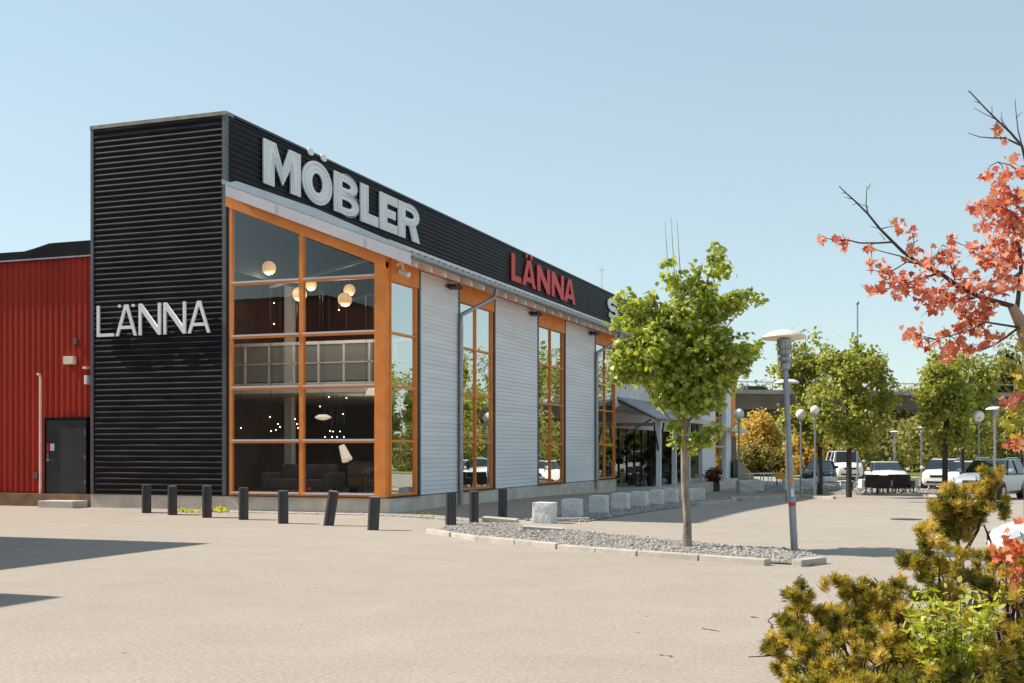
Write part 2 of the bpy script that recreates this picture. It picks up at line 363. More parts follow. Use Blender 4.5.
# ------------------------------------------------------------------ ground
def axis(a, b, far, s):
    mid = np.arange(a, b+.01, s); k = np.array([3, 8, 20, 50, 120, 300, 700.])
    return np.concatenate([(a-k)[::-1], mid, b+k])
xs = axis(-40, 40, 0, 1.0); ys = axis(-6, 90, 0, 1.0)
X, Y = np.meshgrid(xs, ys); Zg = gz(X, Y)
g = MB(); g.v = [tuple(p) for p in np.stack([X.ravel(), Y.ravel(), Zg.ravel()], 1)]
nx = len(xs); g.f = [(j*nx+i, j*nx+i+1, (j+1)*nx+i+1, (j+1)*nx+i) for j in range(len(ys)-1) for i in range(nx-1)]
struct(obj('ground', g, M['asphalt'], smooth=True))
def drape(name, poly, m, h=.004, kind='structure'):
    mb = MB(); bm = bmesh.new()
    vs = [bm.verts.new((p[0], p[1], 0)) for p in poly]; bm.faces.new(vs)
    bmesh.ops.triangulate(bm, faces=bm.faces)
    for _ in range(3): bmesh.ops.subdivide_edges(bm, edges=[e for e in bm.edges if e.calc_length() > .8], cuts=1)
    bmesh.ops.triangulate(bm, faces=bm.faces)
    mb.add([(v.co.x, v.co.y, float(gz(v.co.x, v.co.y))+h) for v in bm.verts], [tuple(v.index for v in f.verts) for f in (bm.verts.index_update(), bm.faces)[1]])
    bm.free(); o = obj(name, mb, m); o['kind'] = kind; return o
def inside(x, y, poly):
    c = False; n = len(poly); j = n-1
    for i in range(n):
        xi, yi, xj, yj = poly[i][0], poly[i][1], poly[j][0], poly[j][1]
        if (yi > y) != (yj > y) and x < (xj-xi)*(y-yi)/(yj-yi)+xi: c = not c
        j = i
    return c
G1 = [gnd(*p) for p in ((432,532),(480,539),(560,547.5),(640,554.5),(765,563.5),(812,566),(824,560),(800,551),(720,546),(640,538),(560,530),(505,524),(455,524))]
G2 = [(BX+3.75, BY-.15),(BX+5.3, BY-.15),(BX+5.6, BY+8),(BX+5.7, BY+21),(BX+3.5, BY+21)]
drape('gravel_strip', G1, M['gravelbed'], .02); drape('gravel_verge', G2, M['gravelbed'], .012)
def scatter_stones(name, poly, n, s0, s1, zoff):
    bm = bmesh.new(); bmesh.ops.create_icosphere(bm, subdivisions=1, radius=1)
    bv = np.array([v.co[:] for v in bm.verts]); bf = np.array([[v.index for v in f.verts] for f in bm.faces]); bm.free()
    xs_ = [p[0] for p in poly]; ys_ = [p[1] for p in poly]; V = []
    while len(V) < n:
        x = random.uniform(min(xs_), max(xs_)); y = random.uniform(min(ys_), max(ys_))
        if not inside(x, y, poly): continue
        s = random.uniform(s0, s1)*random.choice((.7, 1, 1, 1.3)); k = RNG.uniform(.7, 1.25, (12, 1))
        v = bv*k*np.array([s*random.uniform(.8, 1.3), s, s*.7]); a = random.uniform(0, 6.3)
        v = np.stack([v[:, 0]*math.cos(a)-v[:, 1]*math.sin(a), v[:, 0]*math.sin(a)+v[:, 1]*math.cos(a), v[:, 2]], 1)
        V.append(v+np.array([x, y, float(gz(x, y))+zoff+s*.3]))
    mb = MB(); off = 0
    allf = np.concatenate([bf+12*i for i in range(n)])
    mb.v = [tuple(p) for p in np.concatenate(V)]; mb.f = [tuple(f) for f in allf]
    o = obj(name, mb, M['stone']); return o
tag(scatter_stones('gravel', G1, 9500, .013, .03, .02), 'loose grey gravel in the strip under the young maple', 'gravel', kind='stuff')
tag(scatter_stones('gravel', G2, 4200, .022, .042, .012), 'coarse grey gravel around the row of granite blocks', 'gravel', kind='stuff')
def kerb_line(name, pts, wd=.17, h=.09, seg=1.0, m='kerb', mb=None):
    mb = mb or MB()
    for a, b in zip(pts[:-1], pts[1:]):
        a, b = Vector((a[0], a[1], 0)), Vector((b[0], b[1], 0)); L = (b-a).length; n = max(1, round(L/seg)); d = (b-a)/n
        t = d.normalized(); nn = Vector((-t.y, t.x, 0))*wd/2
        for k in range(n):
            p = a+d*k+t*.012; q = a+d*(k+1)-t*.012; jz = random.uniform(-.012, .012); jn = nn.normalized()*random.uniform(-.015, .015)
            vs = []
            for c in (p, q):
                gzz = float(gz(c.x, c.y))
                for sgn, z in ((-1, -.05), (1, -.05), (1, h), (-1, h)):
                    e = c+nn*sgn+jn; vs.append((e.x, e.y, gzz+z+jz))
            mb.add(vs, [(0,1,2,3),(7,6,5,4),(0,4,5,1),(1,5,6,2),(2,6,7,3),(3,7,4,0)])
    o = obj(name, mb, M[m], bevel=.015); return struct(o)
kerb_line('kerb', [gnd(430,533), gnd(480,541), gnd(560,549), gnd(640,556), gnd(768,565.5)])
kerb_line('kerb', [gnd(796,566.5), gnd(822,563)])
kerb_line('kerb', [gnd(531,521.5), gnd(590,521)], seg=1.1)
kerb_line('kerb', [(BX+5.75, BY+11), (BX+6.1, BY+16), (BX+5.2, BY+21), (BX+7.5, BY+24.5), (BX+9.0, BY+23.2)], h=.12)
# loose slabs lying on the strip
for px, py, a, lab in ((543,531.5,.3,'flat weathered stone slab tilted on the gravel strip'),(425,520,.1,'pale flat paving slab lying beside the bollards')):
    if px < 430: px, py = 500, 522
    s = MB().box(-.42, .42, -.16, .16, -.02, .07)
    o = obj('stone_slab', s, M['kerb'], bevel=.015, loc=gnd(px, py)+Vector((0,0,.03))); o.rotation_euler = (.05, .06, a)
    tag(o, lab, 'stone slab')
# cobbled edge strip along the building and the cracks in the asphalt
cob = MB()
for r_ in range(3):
    for i in range(62):
        x = BX-5.2+i*.15+random.uniform(-.01, .01); y = BY-.95+r_*.17+random.uniform(-.01, .01)
        if x > BX+3.2: continue
        z = float(gz(x, y)); cob.box(x, x+.13, y, y+.14, z-.05, z+.012+random.uniform(0, .018))
struct(obj('cobble_edging', cob, M['kerb'], bevel=.012))
ck = MB()
for seg in ([(801,574),(797,583),(793,590),(790,594)],[(778,602),(788,601)],[(775,613),(768,622),(771,630),(765,640),(763,652)],[(780,612),(773,618)],[(754,617),(757,618)],[(660,655),(672,657)],[(700,628),(722,632)]):
    pts = [gnd(*p) for p in seg]; fine = []
    for a, b in zip(pts[:-1], pts[1:]):
        for k in range(6): fine.append(a.lerp(b, k/6)+Vector((random.uniform(-.03,.03), random.uniform(-.03,.03), 0)))
    for a, b in zip(fine[:-1], fine[1:]):
        t = (b-a).normalized(); nn = Vector((-t.y, t.x, 0))*random.uniform(.004, .022)
        ck.add([a+nn+Vector((0,0,.004)), a-nn+Vector((0,0,.004)), b-nn*.6+Vector((0,0,.004)), b+nn*.6+Vector((0,0,.004))], [(0,1,2,3)])
struct(obj('asphalt_crack', ck, M['crack']))
mh = thing('manhole_cover', 'round dark manhole cover set in the car park', 'manhole cover', gnd(906,519.5))
obj('cover', MB().lathe([(0,.004),(.30,.004),(.30,.014),(.02,.016)], n=28), M['iron'], mh)
obj('ring', MB().lathe([(.31,.002),(.38,.002),(.38,.01),(.31,.012)], n=28), M['iron'], mh)
# ------------------------------------------------------------------ the furniture store
ST = thing('furniture_store', 'furniture store with black corrugated tower, orange framed corner glazing and grey boarded side', 'building', (BX, BY, 0))
XT0, XT1 = -9.11, -4.73; HT = 10.71; YE = 46.0
def rib(z0, z1, pitch, depth, sh=.35):
    out = []; z = z0
    while z < z1-1e-6:
        for f, o in ((0, 0), (.12, 0), (.3, .85), (.42, 1), (.58, 1), (.72, .8), (.88, 0)):
            zz = z+f*pitch
            if zz <= z1: out.append((o*depth, zz))
        z += pitch
    out.append((0, z1)); return out
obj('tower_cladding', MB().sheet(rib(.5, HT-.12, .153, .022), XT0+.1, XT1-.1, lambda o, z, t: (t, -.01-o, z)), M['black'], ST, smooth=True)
b = MB().box(XT0+.02, XT1-.06, 0, .1, .5, HT-.1); b.box(XT0+.02, XT0+.12, .1, YE, .5, HT-.1); b.box(XT0+.12, XT1-.1, .3, YE, HT-.35, HT-.15); b.box(XT0+.02, XT1-.02, YE, YE+.1, 5.6, HT-.1)
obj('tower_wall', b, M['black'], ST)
obj('corner_trim', MB().box(XT0, XT0+.1, -.034, .1, .48, HT-.1), M['trimgrey'], ST)
obj('corner_trim', MB().box(XT1-.1, XT1+.02, -.036, .1, .48, HT-.1), M['trimgrey'], ST)
obj('glazing_jamb', MB().box(XT1+.021, XT1+.128, -.0, .1, .5, 8.2), M['dgrey'], ST)
for y in np.arange(4.5, YE, 5.9):
    obj('sheet_joint', MB().box(XT1+.041, XT1+.044, y, y+.05, 8.85, HT-.1), M['fascia'], ST)
obj('parapet_cap', MB().box(XT0-.01, XT1+.03, -.05, .35, HT-.1, HT), M['cap'], ST)
obj('fascia', MB().sheet(rib(8.80, HT-.08, .153, .03), .1, YE, lambda o, z, t: (XT1+.01+o, t, z)), M['fascia'], ST, smooth=True)
obj('fascia_wall', MB().box(XT1-.09, XT1, .1, YE, 6.5, HT-.1), M['fascia'], ST)
obj('parapet_cap', MB().box(XT1-.3, XT1+.06, .35, YE+.05, HT-.09, HT-.02), M['dgrey'], ST)
# roof of the side aisle, with its verge, eave, gutter
RS = (8.86-6.66)/(.75-XT1)
def rz(x): return 8.86-RS*(x-XT1)
fr = lambda u, v, w_: (u, w_, v)
obj('roof', MB().prism([(XT1+.01, rz(XT1)), (.75, rz(.75)), (.75, rz(.75)-.12), (XT1+.01, rz(XT1)-.12)], -.22, YE, fr), M['roofm'], ST)
obj('ceiling', MB().prism([(XT1+.01, rz(XT1)-.125), (-.3, rz(-.3)-.125), (-.3, rz(-.3)-.22), (XT1+.01, rz(XT1)-.22)], .2, 24, fr), M['ceil'], ST)
obj('soffit', MB().prism([(-.29, rz(-.29)-.125), (.70, rz(.70)-.125), (.70, rz(.70)-.15), (-.29, rz(-.29)-.15)], -.2, YE, fr), M['orange'], ST)
vt = obj('verge_trim', MB().prism([(XT1+.16, rz(XT1+.16)-.12), (.78, rz(.78)-.06), (.78, rz(.78)-.36), (XT1+.16, rz(XT1+.16)-.40)], -.27, -.23, fr), M['lilac'], ST)
for x in (-3.1, -.55):
    obj('joint_cover', MB().prism([(x, rz(x)-.12), (x+.04, rz(x+.04)-.12), (x+.04, rz(x)-.375), (x, rz(x)-.365)], -.277, -.271, fr), M['lilac'], vt)
obj('flashing', MB().prism([(XT1+.16, rz(XT1+.16)-.10), (.78, rz(.78)-.045), (.62, rz(.62)+.03), (.1, rz(.1)+.06), (-1.95, rz(-1.95)+.16), (XT1+.5, rz(XT1+.5)+.10), (XT1+.18, rz(XT1+.18)-.05)], -.25, -.225, fr), M['bluefl'], ST)
sh = MB()
y = -.2
while y < YE-.3:
    sh.prism([(.15, rz(.15)+.0), (.80, rz(.80)+.0), (.80, rz(.80)+.075), (.15, rz(.15)+.075)], y, y+.2, fr); y += .42
obj('roof_sheet_rib', sh, M['lilac'], ST)
gp = [(.79+.075*math.cos(a), rz(.79)-.12+.075*math.sin(a)) for a in np.linspace(math.pi, 2*math.pi, 9)]
gp = gp+[(x*.86+.79*.14, z*.9+(rz(.79)-.12)*.1+.0) for x, z in gp[::-1]]
obj('gutter', MB().prism(gp, -.2, YE, fr), M['zinc'], ST, smooth=True)
y = .3; nr = 0
while y < YE-.5 and nr < 60:
    obj('rafter_end', MB().prism([(.0, rz(0)-.16), (.66, rz(.66)-.16), (.66, rz(.66)-.36), (.0, rz(0)-.42)], y, y+.14, fr), M['white'], ST); y += .93; nr += 1
# front glazing
ZT = [.55, 1.93, 3.33, 4.69, 6.10]
XA, XM, XB = XT1+.13, -2.43, -.30
def hz(x): return rz(x)-.69+.0       # underside of sloped header
obj('header_beam', MB().prism([(XT1+.02, rz(XT1)-.38), (.0, rz(0)-.36), (.0, rz(0)-.66), (XT1+.02, hz(XT1))], -.06, .1, fr), M['orange'], ST)
obj('corner_post', MB().box(-.31, .0, -.075, .16, .5, rz(0)-.5), M['orange'], ST, bevel=.01)
for zz in (1.2, 2.6, 4.0, 5.3):
    obj('bolt', MB().lathe([(0,0),(.018,0),(.018,.01),(.0,.012)], n=8), M['zinc'], ST, loc=(-.15, -.085, zz))
wf = obj('window', MB().box(XA, XA+.075, -.045, .07, .5, hz(XA)), M['orange'], ST)
obj('mullion', MB().box(XM-.06, XM+.06, -.055, .08, .5, hz(XM)+.02), M['orange'], wf)
for z in ZT:
    for a, c in ((XA+.076, XM-.061), (XM+.061, XB-.011)):
        obj('transom', MB().box(a, c, -.05, .06, z-.05, z+.003), M['orange'], wf)
        obj('transom_cap', MB().box(a, c, -.075, .055, z+.004, z+.05), M['lilac'], wf)
obj('sill', MB().box(XA, XB+.02, -.09, .0, .475, .503), M['dgrey'], wf)
for i, (a, c) in enumerate(((XA+.076, XM-.061), (XM+.061, XB-.011))):
    for k in range(4):
        obj('pane', MB().add([(a, .0, ZT[k]+.04), (c, .0, ZT[k]+.04), (c, .0, ZT[k+1]-.045), (a, .0, ZT[k+1]-.045)], [(0,1,2,3)]), M['frontglass'], wf)
    obj('pane', MB().add([(a, .0, ZT[4]+.04), (c, .0, ZT[4]+.04), (c, .0, hz(c)), (a, .0, hz(a))], [(0,1,2,3)]), M['frontglass'], wf)
# foundation
fo = MB().box(XT0, -.3, -.02, .3, -.3, .47); fo.box(-.299, .06, -.02, 22.1, -.8, .47)
obj('foundation', MB().box(-.299, .06, 41, YE+8, -.8, .3), M['concrete'], ST)
obj('foundation', fo, M['concrete'], ST)
obj('base_flashing', MB().box(XT0, XT1, -.05, .0, .474, .50), M['dgrey'], ST)
# grey boarded side wall with tall windows
def lap(z0, z1, p=.122):
    out = []; z = z0
    while z < z1:
        out += [(.026, z), (.004, min(z+p-.004, z1)), (.004, min(z+p-.001, z1))]; z += p
    return out
WZ = 6.0
sy = lambda p: side_y(p, BX+.03)-BY
WALLS = [(sy(418.5), sy(458.6)), (sy(493.7), sy(537.6)), (sy(564.3), sy(594.8))]
WINS = [(.17, WALLS[0][0]-.025, 1), (WALLS[0][1]+.025, WALLS[1][0]-.025, 2), (WALLS[1][1]+.025, WALLS[2][0]-.025, 2), (WALLS[2][1]+.025, 22.1, 2)]
print('WALLS', WALLS)
for a, c in WALLS:
    obj('boarded_wall', MB().sheet(lap(.5, 6.50), a, c, lambda o, z, t: (.03+o, t, z)), M['board'], ST)
    k = MB().box(-.15, .03, a, c, .47, 6.5); k.box(.0, .075, a-.02, a+.06, .47, 6.5); k.box(.0, .075, c-.06, c+.02, .47, 6.5)
    obj('wall_edge', k, M['trimgrey'], ST)
    obj('frieze', MB().box(.0, .05, a, c, 6.505, 6.62), M['orange'], ST)
    fl = obj('floodlight', MB().box(.10, .36, c-1.0, c-.5, 6.26, 6.36), M['plastic'], ST)
    obj('bracket', MB().box(.04, .12, c-.75, c-.7, 6.24, 6.4), M['dgrey'], fl)
for a, c, n in WINS:
    obj('header_panel', MB().box(-.06, .06, a, c, WZ, 6.66), M['orange'], ST)
    f_ = MB()
    e = c-.05
    f_.box(-.08, .03, a, a+.055, .5, WZ)
    f_.box(-.08, .03, e-.055, e, .5, WZ)
    w_ = obj('window', f_, M['orange'], ST)
    obj('jamb_panel', MB().box(-.10, .0, e+.001, c, .5, WZ), M['trimgrey'], w_)
    ys_ = [a+.07]+([(a+e)/2] if n == 2 else [])+[e-.07]
    if n == 2: obj('mullion', MB().box(-.07, .02, (a+e)/2-.028, (a+e)/2+.028, .5, WZ), M['orange'], w_)
    zs = ZT[:4]+[WZ]
    for i in range(len(ys_)-1):
        q0 = ys_[i]+(.036 if i else .0); q1 = ys_[i+1]-(.036 if i < len(ys_)-2 else 0)
        for k in range(4):
            obj('pane', MB().add([(-.03, q0, zs[k]), (-.03, q1, zs[k]), (-.03, q1, zs[k+1]), (-.03, q0, zs[k+1])], [(0,1,2,3)]), M['glass'], w_)
    for z in zs[:4]:
        obj('transom', MB().box(-.065, .015, a+.071, e-.071, z-.03, z+.03), M['orange'], w_)
    obj('sill', MB().box(-.1, .10, a, c, .472, .505), M['dgrey'], w_)
# downpipes
for yy in (WALLS[0][1]-.1, WALLS[2][1]-.1):
    obj('downpipe', MB().path([(.78, yy+1.2, rz(.8)-.2), (.74, yy+1.15, rz(.8)-.45), (.16, yy, rz(.8)-1.05), (.15, yy, 5.2), (.15, yy, .12)], [.062]*5, 10), M['zinc'], ST, smooth=True)
sc_ = obj('security_camera', MB().tube((.12, .5, 6.27), (.42, .42, 6.15), .07, .07, 12), M['white'], ST, smooth=True)
obj('mount', MB().path([(.06,.47,6.44),(.2,.47,6.48),(.24,.46,6.3)], [.05,.04,.03], 8), M['white'], sc_, smooth=True)
# entrance: recess, canopy, glazed doors
obj('entrance_upper_wall', MB().box(-.15, .02, 22.12, 41.0, 3.55, 6.6), M['board2'], ST)
bt = MB(); y = 22.2
while y < 40.9: bt.box(.02, .045, y, y+.03, 3.58, 4.75); y += .2
obj('batten', bt, M['board2'], ST)
cn = MB().prism([(.04, 4.0), (1.75, 3.12), (1.75, 3.03), (.04, 3.91)], 22.3, 34.5, fr)
ca_ = obj('canopy', cn, M['roofm'], ST)
obj('canopy_edge', MB().box(1.74, 1.80, 26.0, 34.5, 3.0, 3.2), M['lilac'], ca_)
obj('canopy_tie', MB().box(.0, 1.7, 22.32, 22.44, 2.72, 2.86), M['trimgrey'], ca_)
obj('brace', MB().path([(.05, 22.38, 2.2), (1.5, 22.38, 3.0)], [.06, .06], 4), M['trimgrey'], ca_)
for yy in (24.2, 27.4, 30.6, 33.8):
    obj('column', MB().box(1.3, 1.5, yy, yy+.2, .0, 3.15), M['board2'], ca_)
    for s in (-1, 1): obj('brace', MB().path([(1.4, yy+.1+s*.1, 1.7), (1.4, yy+.1+s*1.0, 2.9)], [.05, .05], 4), M['dgrey'], ca_)
eg = obj('entrance_glazing', MB().box(-1.62, -1.5, 22.1, 41, 2.75, 3.5), M['board2'], ST)
for yy in np.arange(22.3, 41, 1.55):
    obj('mullion', MB().box(-1.6, -1.5, yy, yy+.1, .0, 2.75), M['dgrey'], eg)
    obj('pane', MB().add([(-1.55, yy+.1, .1), (-1.55, yy+1.5, .1), (-1.55, yy+1.5, 2.72), (-1.55, yy+.1, 2.72)], [(0,1,2,3)]), M['entryglass'], eg)
obj('foyer_partition', MB().box(-4.6, -.16, 41.01, 41.1, -.5, 6.4), M['foyer'], ST)
obj('end_wall', MB().box(-8.1, -8, 46.1, 53.0, -.6, 10), M['board2'], ST)
obj('foyer_wall', MB().box(-4.6, -4.5, 22.1, 41, .1, 3.5), M['foyer'], ST)
obj('canopy_soffit', MB().prism([(.05, 3.88), (1.70, 3.03), (1.70, 2.99), (.05, 3.80)], 22.45, 34.4, fr), M['dgrey'], ca_)
obj('entrance_floor', MB().box(-1.6, 2.2, 22.1, 41, -.6, .09), M['concrete'], ST)
obj('recess_ceiling', MB().box(-1.6, -.16, 22.1, 41, 3.5, 3.6), M['ceil'], ST)
obj('alarm_bell', MB().lathe([(0,0),(.12,0),(.12,.1),(.05,.14)], n=12), M['redplastic'], ST, loc=(.35, 22.28, 2.72))
# far part of the side wall with the corner bay
obj('boarded_wall', MB().sheet(lap(.3, 6.28), 41.0, 45.6, lambda o, z, t: (.03+o, t, z)), M['board'], ST)
obj('wall_edge', MB().box(-.15, .03, 41.0, 45.6, .2, 6.3), M['trimgrey'], ST)
bay = MB().box(-4.5, .12, 45.6, 49.1, 6.2, 10.2); bay.box(-.2, .12, 48.9, 50.8, -.6, 6.2); bay.box(-4.5, .08, 49.11, 53.0, 6.0, 7.4)
obj('end_bay', bay, M['board2'], ST)
w_ = obj('window', MB().box(-.08, .02, 45.62, 45.75, .3, 6.2).box(-.08, .02, 47.2, 47.3, .3, 6.2), M['orange'], ST)
obj('pane', MB().add([(-.03, 45.75, .3), (-.03, 48.9, .3), (-.03, 48.9, 6.2), (-.03, 45.75, 6.2)], [(0,1,2,3)]), M['glass'], w_)
for z in (1.9, 3.3, 4.7): obj('transom', MB().box(-.06, .03, 45.76, 48.9, z-.04, z+.04), M['lilac'], w_)
obj('end_post', MB().box(-.2, .14, 50.85, 52.4, 2.6, 6.9), M['orange'], ST)
obj('end_jamb', MB().box(-.2, .1, 50.85, 53, -.6, 2.59), M['dgrey'], ST)
obj('balcony', MB().box(.13, .9, 44.8, 53.2, 2.85, 3.05), M['lilac'], ST)
obj('end_wall', MB().box(-8, -.3, 53.0, 53.2, -.6, 7.0), M['board2'], ST)
obj('ramp_wall', MB().prism([(50.5, -.6), (57.5, -.6), (57.5, -.05), (50.5, 1.1)], .3, .6, lambda u, v, q: (q, u, v)), M['trimgrey'], ST)
# interior of the showroom
ii = MB().box(XT0+.14, XT0+.2, .2, 24, .4, 8.8); ii.box(XT0+.2, XT1, 13.0, 13.1, .4, 8.6); ii.prism([(XT1+.001, .4), (-.16, .4), (-.16, rz(-.16)-.24), (XT1+.001, rz(XT1)-.24)], 13.0, 13.1, fr)
obj('interior_wall', ii, M['inwall'], ST)
obj('interior_floor', MB().box(XT0+.2, -.32, .32, 24, .38, .46), M['infloor'], ST)
obj('ceiling', MB().box(XT0+.2, XT1, .2, 24, 8.62, 8.7), M['ceil'], ST)
obj('interior_wall', MB().box(XT0+.2, XT1-.12, .12, .2, .46, 8.6), M['inwall'], ST)
frosted = bpy.data.materials.new('frosted_panel'); frosted.use_nodes = True
_n = frosted.node_tree.nodes; _l = frosted.node_tree.links; _t = _n.new('ShaderNodeBsdfTransparent'); _m = _n.new('ShaderNodeMixShader'); _m.inputs[0].default_value = .45
_n['Principled BSDF'].inputs['Base Color'].default_value = (.55, .62, .58, 1); _n['Principled BSDF'].inputs['Roughness'].default_value = .3
_l.new(_t.outputs[0], _m.inputs[1]); _l.new(_n['Principled BSDF'].outputs[0], _m.inputs[2]); _l.new(_m.outputs[0], _n['Material Output'].inputs[0])
mz = obj('mezzanine', MB().box(XT0+.2, -.35, 3.2, 13, 3.36, 3.66), M['ceil'], ST)
ra = MB(); 
for x in np.arange(XT0+.4, -.4, .82): ra.box(x, x+.06, 3.22, 3.26, 3.66, 4.75)
ra.box(XT0+.3, -.4, 3.21, 3.27, 4.75, 4.84); ra.box(XT0+.3, -.4, 3.22, 3.26, 4.2, 4.23)
rg = obj('railing', ra, M['white'], mz)
obj('panel', MB().add([(XT0+.3, 3.24, 3.7), (-.4, 3.24, 3.7), (-.4, 3.24, 4.74), (XT0+.3, 3.24, 4.74)], [(0,1,2,3)]), frosted, rg)
obj('interior_column', MB().box(-6.3, -6.05, 5.6, 5.85, .46, 8.6), M['white'], ST)
for y in (1.4, 4.6, 7.8):
    obj('beam', MB().prism([(XT1+.02, rz(XT1)-.24), (-.35, rz(-.35)-.24), (-.35, rz(-.35)-.36), (XT1+.02, rz(XT1)-.42)], y, y+.1, fr), M['dgrey'], ST)
for y in (2.2, 6.2):
    obj('stay', MB().path([(XT1, y, 6.3), (-1.0, y, rz(-1)-.3)], [.05, .05], 6), M['dgrey'], ST)
obj('display_wall', MB().box(-4.4, -1.2, 8.0, 8.2, .46, 3.0), M['inwall'], ST)
# interior things
def pend(px, py, Z, r, m, label, group, name='pendant_lamp', shadeprof=None, ceil=None):
    p = at(px, py, Z); lx = p.x-BX
    top = min((rz(lx)-.2 if lx > XT1 else 8.6), 99) if ceil is None else ceil
    if ceil is None and p.z < 3.0 and p.y-BY > 3.2: top = 3.36
    t = thing(name, label, 'lamp', p, 0, group)
    mb = MB()
    if shadeprof: mb.lathe(shadeprof, n=16)
    else: mb.blob((0,0,0), r, 2)
    obj('lamp_shade', mb, m, t, smooth=True)
    obj('cord', MB().tube((0,0,r*.9), (0,0,top-p.z), .006, .006, 5), M['plastic'], t)
    return t
def glow(p, w_):
    l_ = bpy.data.lights.new('pendant_glow', 'POINT'); l_.energy = w_; l_.color = (1, .9, .76); l_.shadow_soft_size = .12
    o = bpy.data.objects.new('pendant_glow', l_); C.objects.link(o); o.location = p
for px, py, Z, r, lab in ((269,268,33.2,.2,'large warm globe pendant hanging high at the left of the glazing'),(311,285,34.5,.17,'half hidden globe pendant just right of the central mullion'),(299.5,294,33.8,.21,'warm globe pendant just left of the central mullion'),(349.5,290,33.5,.17,'upper of the two touching globe pendants near the corner'),(345,299.5,32.6,.2,'lower of the two touching globe pendants near the corner')):
    pend(px, py, Z, r, M['globe'], lab, 'globe pendants inside the showroom'); glow(at(px, py, Z)-Vector((0,0,r+.16)), 20)
for i, (px, py, Z) in enumerate(((274,303,35),(274,324,35),(339,310,34),(377,324,33.3),(270,417,34),(278,424,35),(280,427,34.5),(276,430,35.5),(271,431,34.5),(295,419,35),(297,424,34),(298,428,35.5),(241,428,34),(320,406.5,34),(329,397,36),(346.5,398,35),(343,414,36),(330,431,35),(333,431.5,36),(340,431.5,36),(325,437,34.5),(332,437,34.5),(337,437,35.5),(344,437,35),(366,387.5,33))):
    ii_ = i
    pend(px, py, Z, .02, M['bulb'], 'tiny bright bulb hanging inside the dark showroom', 'tiny bulbs inside the showroom', name='light_bulb')
pend(323, 417, 34, .1, M['shade'], 'wide shallow lit dish lamp above the showroom displays', None, shadeprof=[(.02,.05),(.12,.07),(.24,.0),(.22,-.03),(.1,-.08),(.02,-.09)])
pend(373.5, 391.5, 31.8, .12, M['shade'], 'cream dome pendant beside the orange corner post', None, shadeprof=[(.03,.13),(.13,.1),(.2,.0),(.21,-.1),(.02,-.1)])
p = at(344.5, 453, 32.2); t = thing('floor_lamp', 'floor lamp with tilted cream tapered shade behind the corner glazing', 'floor lamp', (p.x, p.y, .46))
sm_ = obj('lamp_shade', MB().lathe([(.02,.23),(.085,.22),(.15,-.22),(.02,-.22)], n=18), M['shade'], t, smooth=True); sm_.location = (0, 0, p.z-.46); sm_.rotation_euler = (0, -.0, 0)
sm_.rotation_euler = (R(-8), R(-27), 0)
obj('stand', MB().path([(0,0,p.z-.46), (.25,.1,p.z-.46-.4), (.45,.2,.5), (.45,.2,.02)], [.015]*4, 6), M['plastic'], t)
obj('base', MB().lathe([(0,0),(.18,0),(.18,.03),(.02,.04)], (.45,.2,0), 16), M['plastic'], t)
def sofa(x, y, L, label, m='sofa', rzz=0):
    t = thing('sofa', label, 'sofa', (BX+x, BY+y, .46), rzz)
    obj('seat', MB().box(-L/2, L/2, -.42, .42, .16, .44), M[m], t, bevel=.04); obj('backrest', MB().box(-L/2, L/2, .3, .5, .45, .85), M[m], t, bevel=.04)
    for s in (-1, 1): obj('armrest', MB().box(s*(L/2+.11)-.1, s*(L/2+.11)+.1, -.42, .5, .16, .62), M[m], t, bevel=.03)
    for sx in (-1, 1):
        for sy in (-1, 1): obj('leg', MB().box(sx*L*.45-.03, sx*L*.45+.03, sy*.36-.03, sy*.36+.03, 0, .16), M['oak'], t)
    return t
sofa(-3.4, 1.7, 1.7, 'long low dark sofa behind the left lower panes')
t = thing('armchair', 'pale curved armchair just inside the corner glazing', 'armchair', (BX-.85, BY+1.3, .46), R(30))
cv = MB().path([(.35*math.cos(a), .35*math.sin(a), .75-.1*abs(math.cos(a))) for a in np.linspace(-.4, 3.6, 12)], [.07]*12, 8)
obj('backrest', cv, M['trimgrey'], t, smooth=True); obj('seat', MB().lathe([(0,.3),(.34,.3),(.36,.4),(.3,.45),(0,.46)], n=18), M['sofa'], t, smooth=True)
for a in (0, 1.57, 3.14, 4.71): obj('leg', MB().path([(.3*math.cos(a), .3*math.sin(a), .32), (.36*math.cos(a), .36*math.sin(a), 0)], [.02,.015], 6), M['oak'], t)
t = thing('sideboard', 'dark sideboard with drawers below the tilted lamp shade', 'sideboard', (BX-2.0, BY+3.4, .46))
sb = obj('cabinet', MB().box(-.8, .8, -.22, .22, .15, .9), M['sofa'], t, bevel=.01)
for x in (-.4, .4):
    for z in (.36, .68): obj('drawer', MB().box(x-.37, x+.37, -.24, -.221, z-.14, z+.14), M['oak'], sb)
for s in (-1, 1): obj('leg', MB().box(s*.7-.04, s*.7+.04, -.18, .18, 0, .15), M['plastic'], t)
t = thing('dining_table', 'round dining table in the showroom behind the left panes', 'table', (BX-3.6, BY+5.2, .46))
obj('tabletop', MB().lathe([(0,.7),(.6,.7),(.62,.73),(0,.74)], n=24), M['oak'], t); obj('pedestal', MB().lathe([(.3,0),(.06,.05),(.05,.7)], n=12), M['plastic'], t)
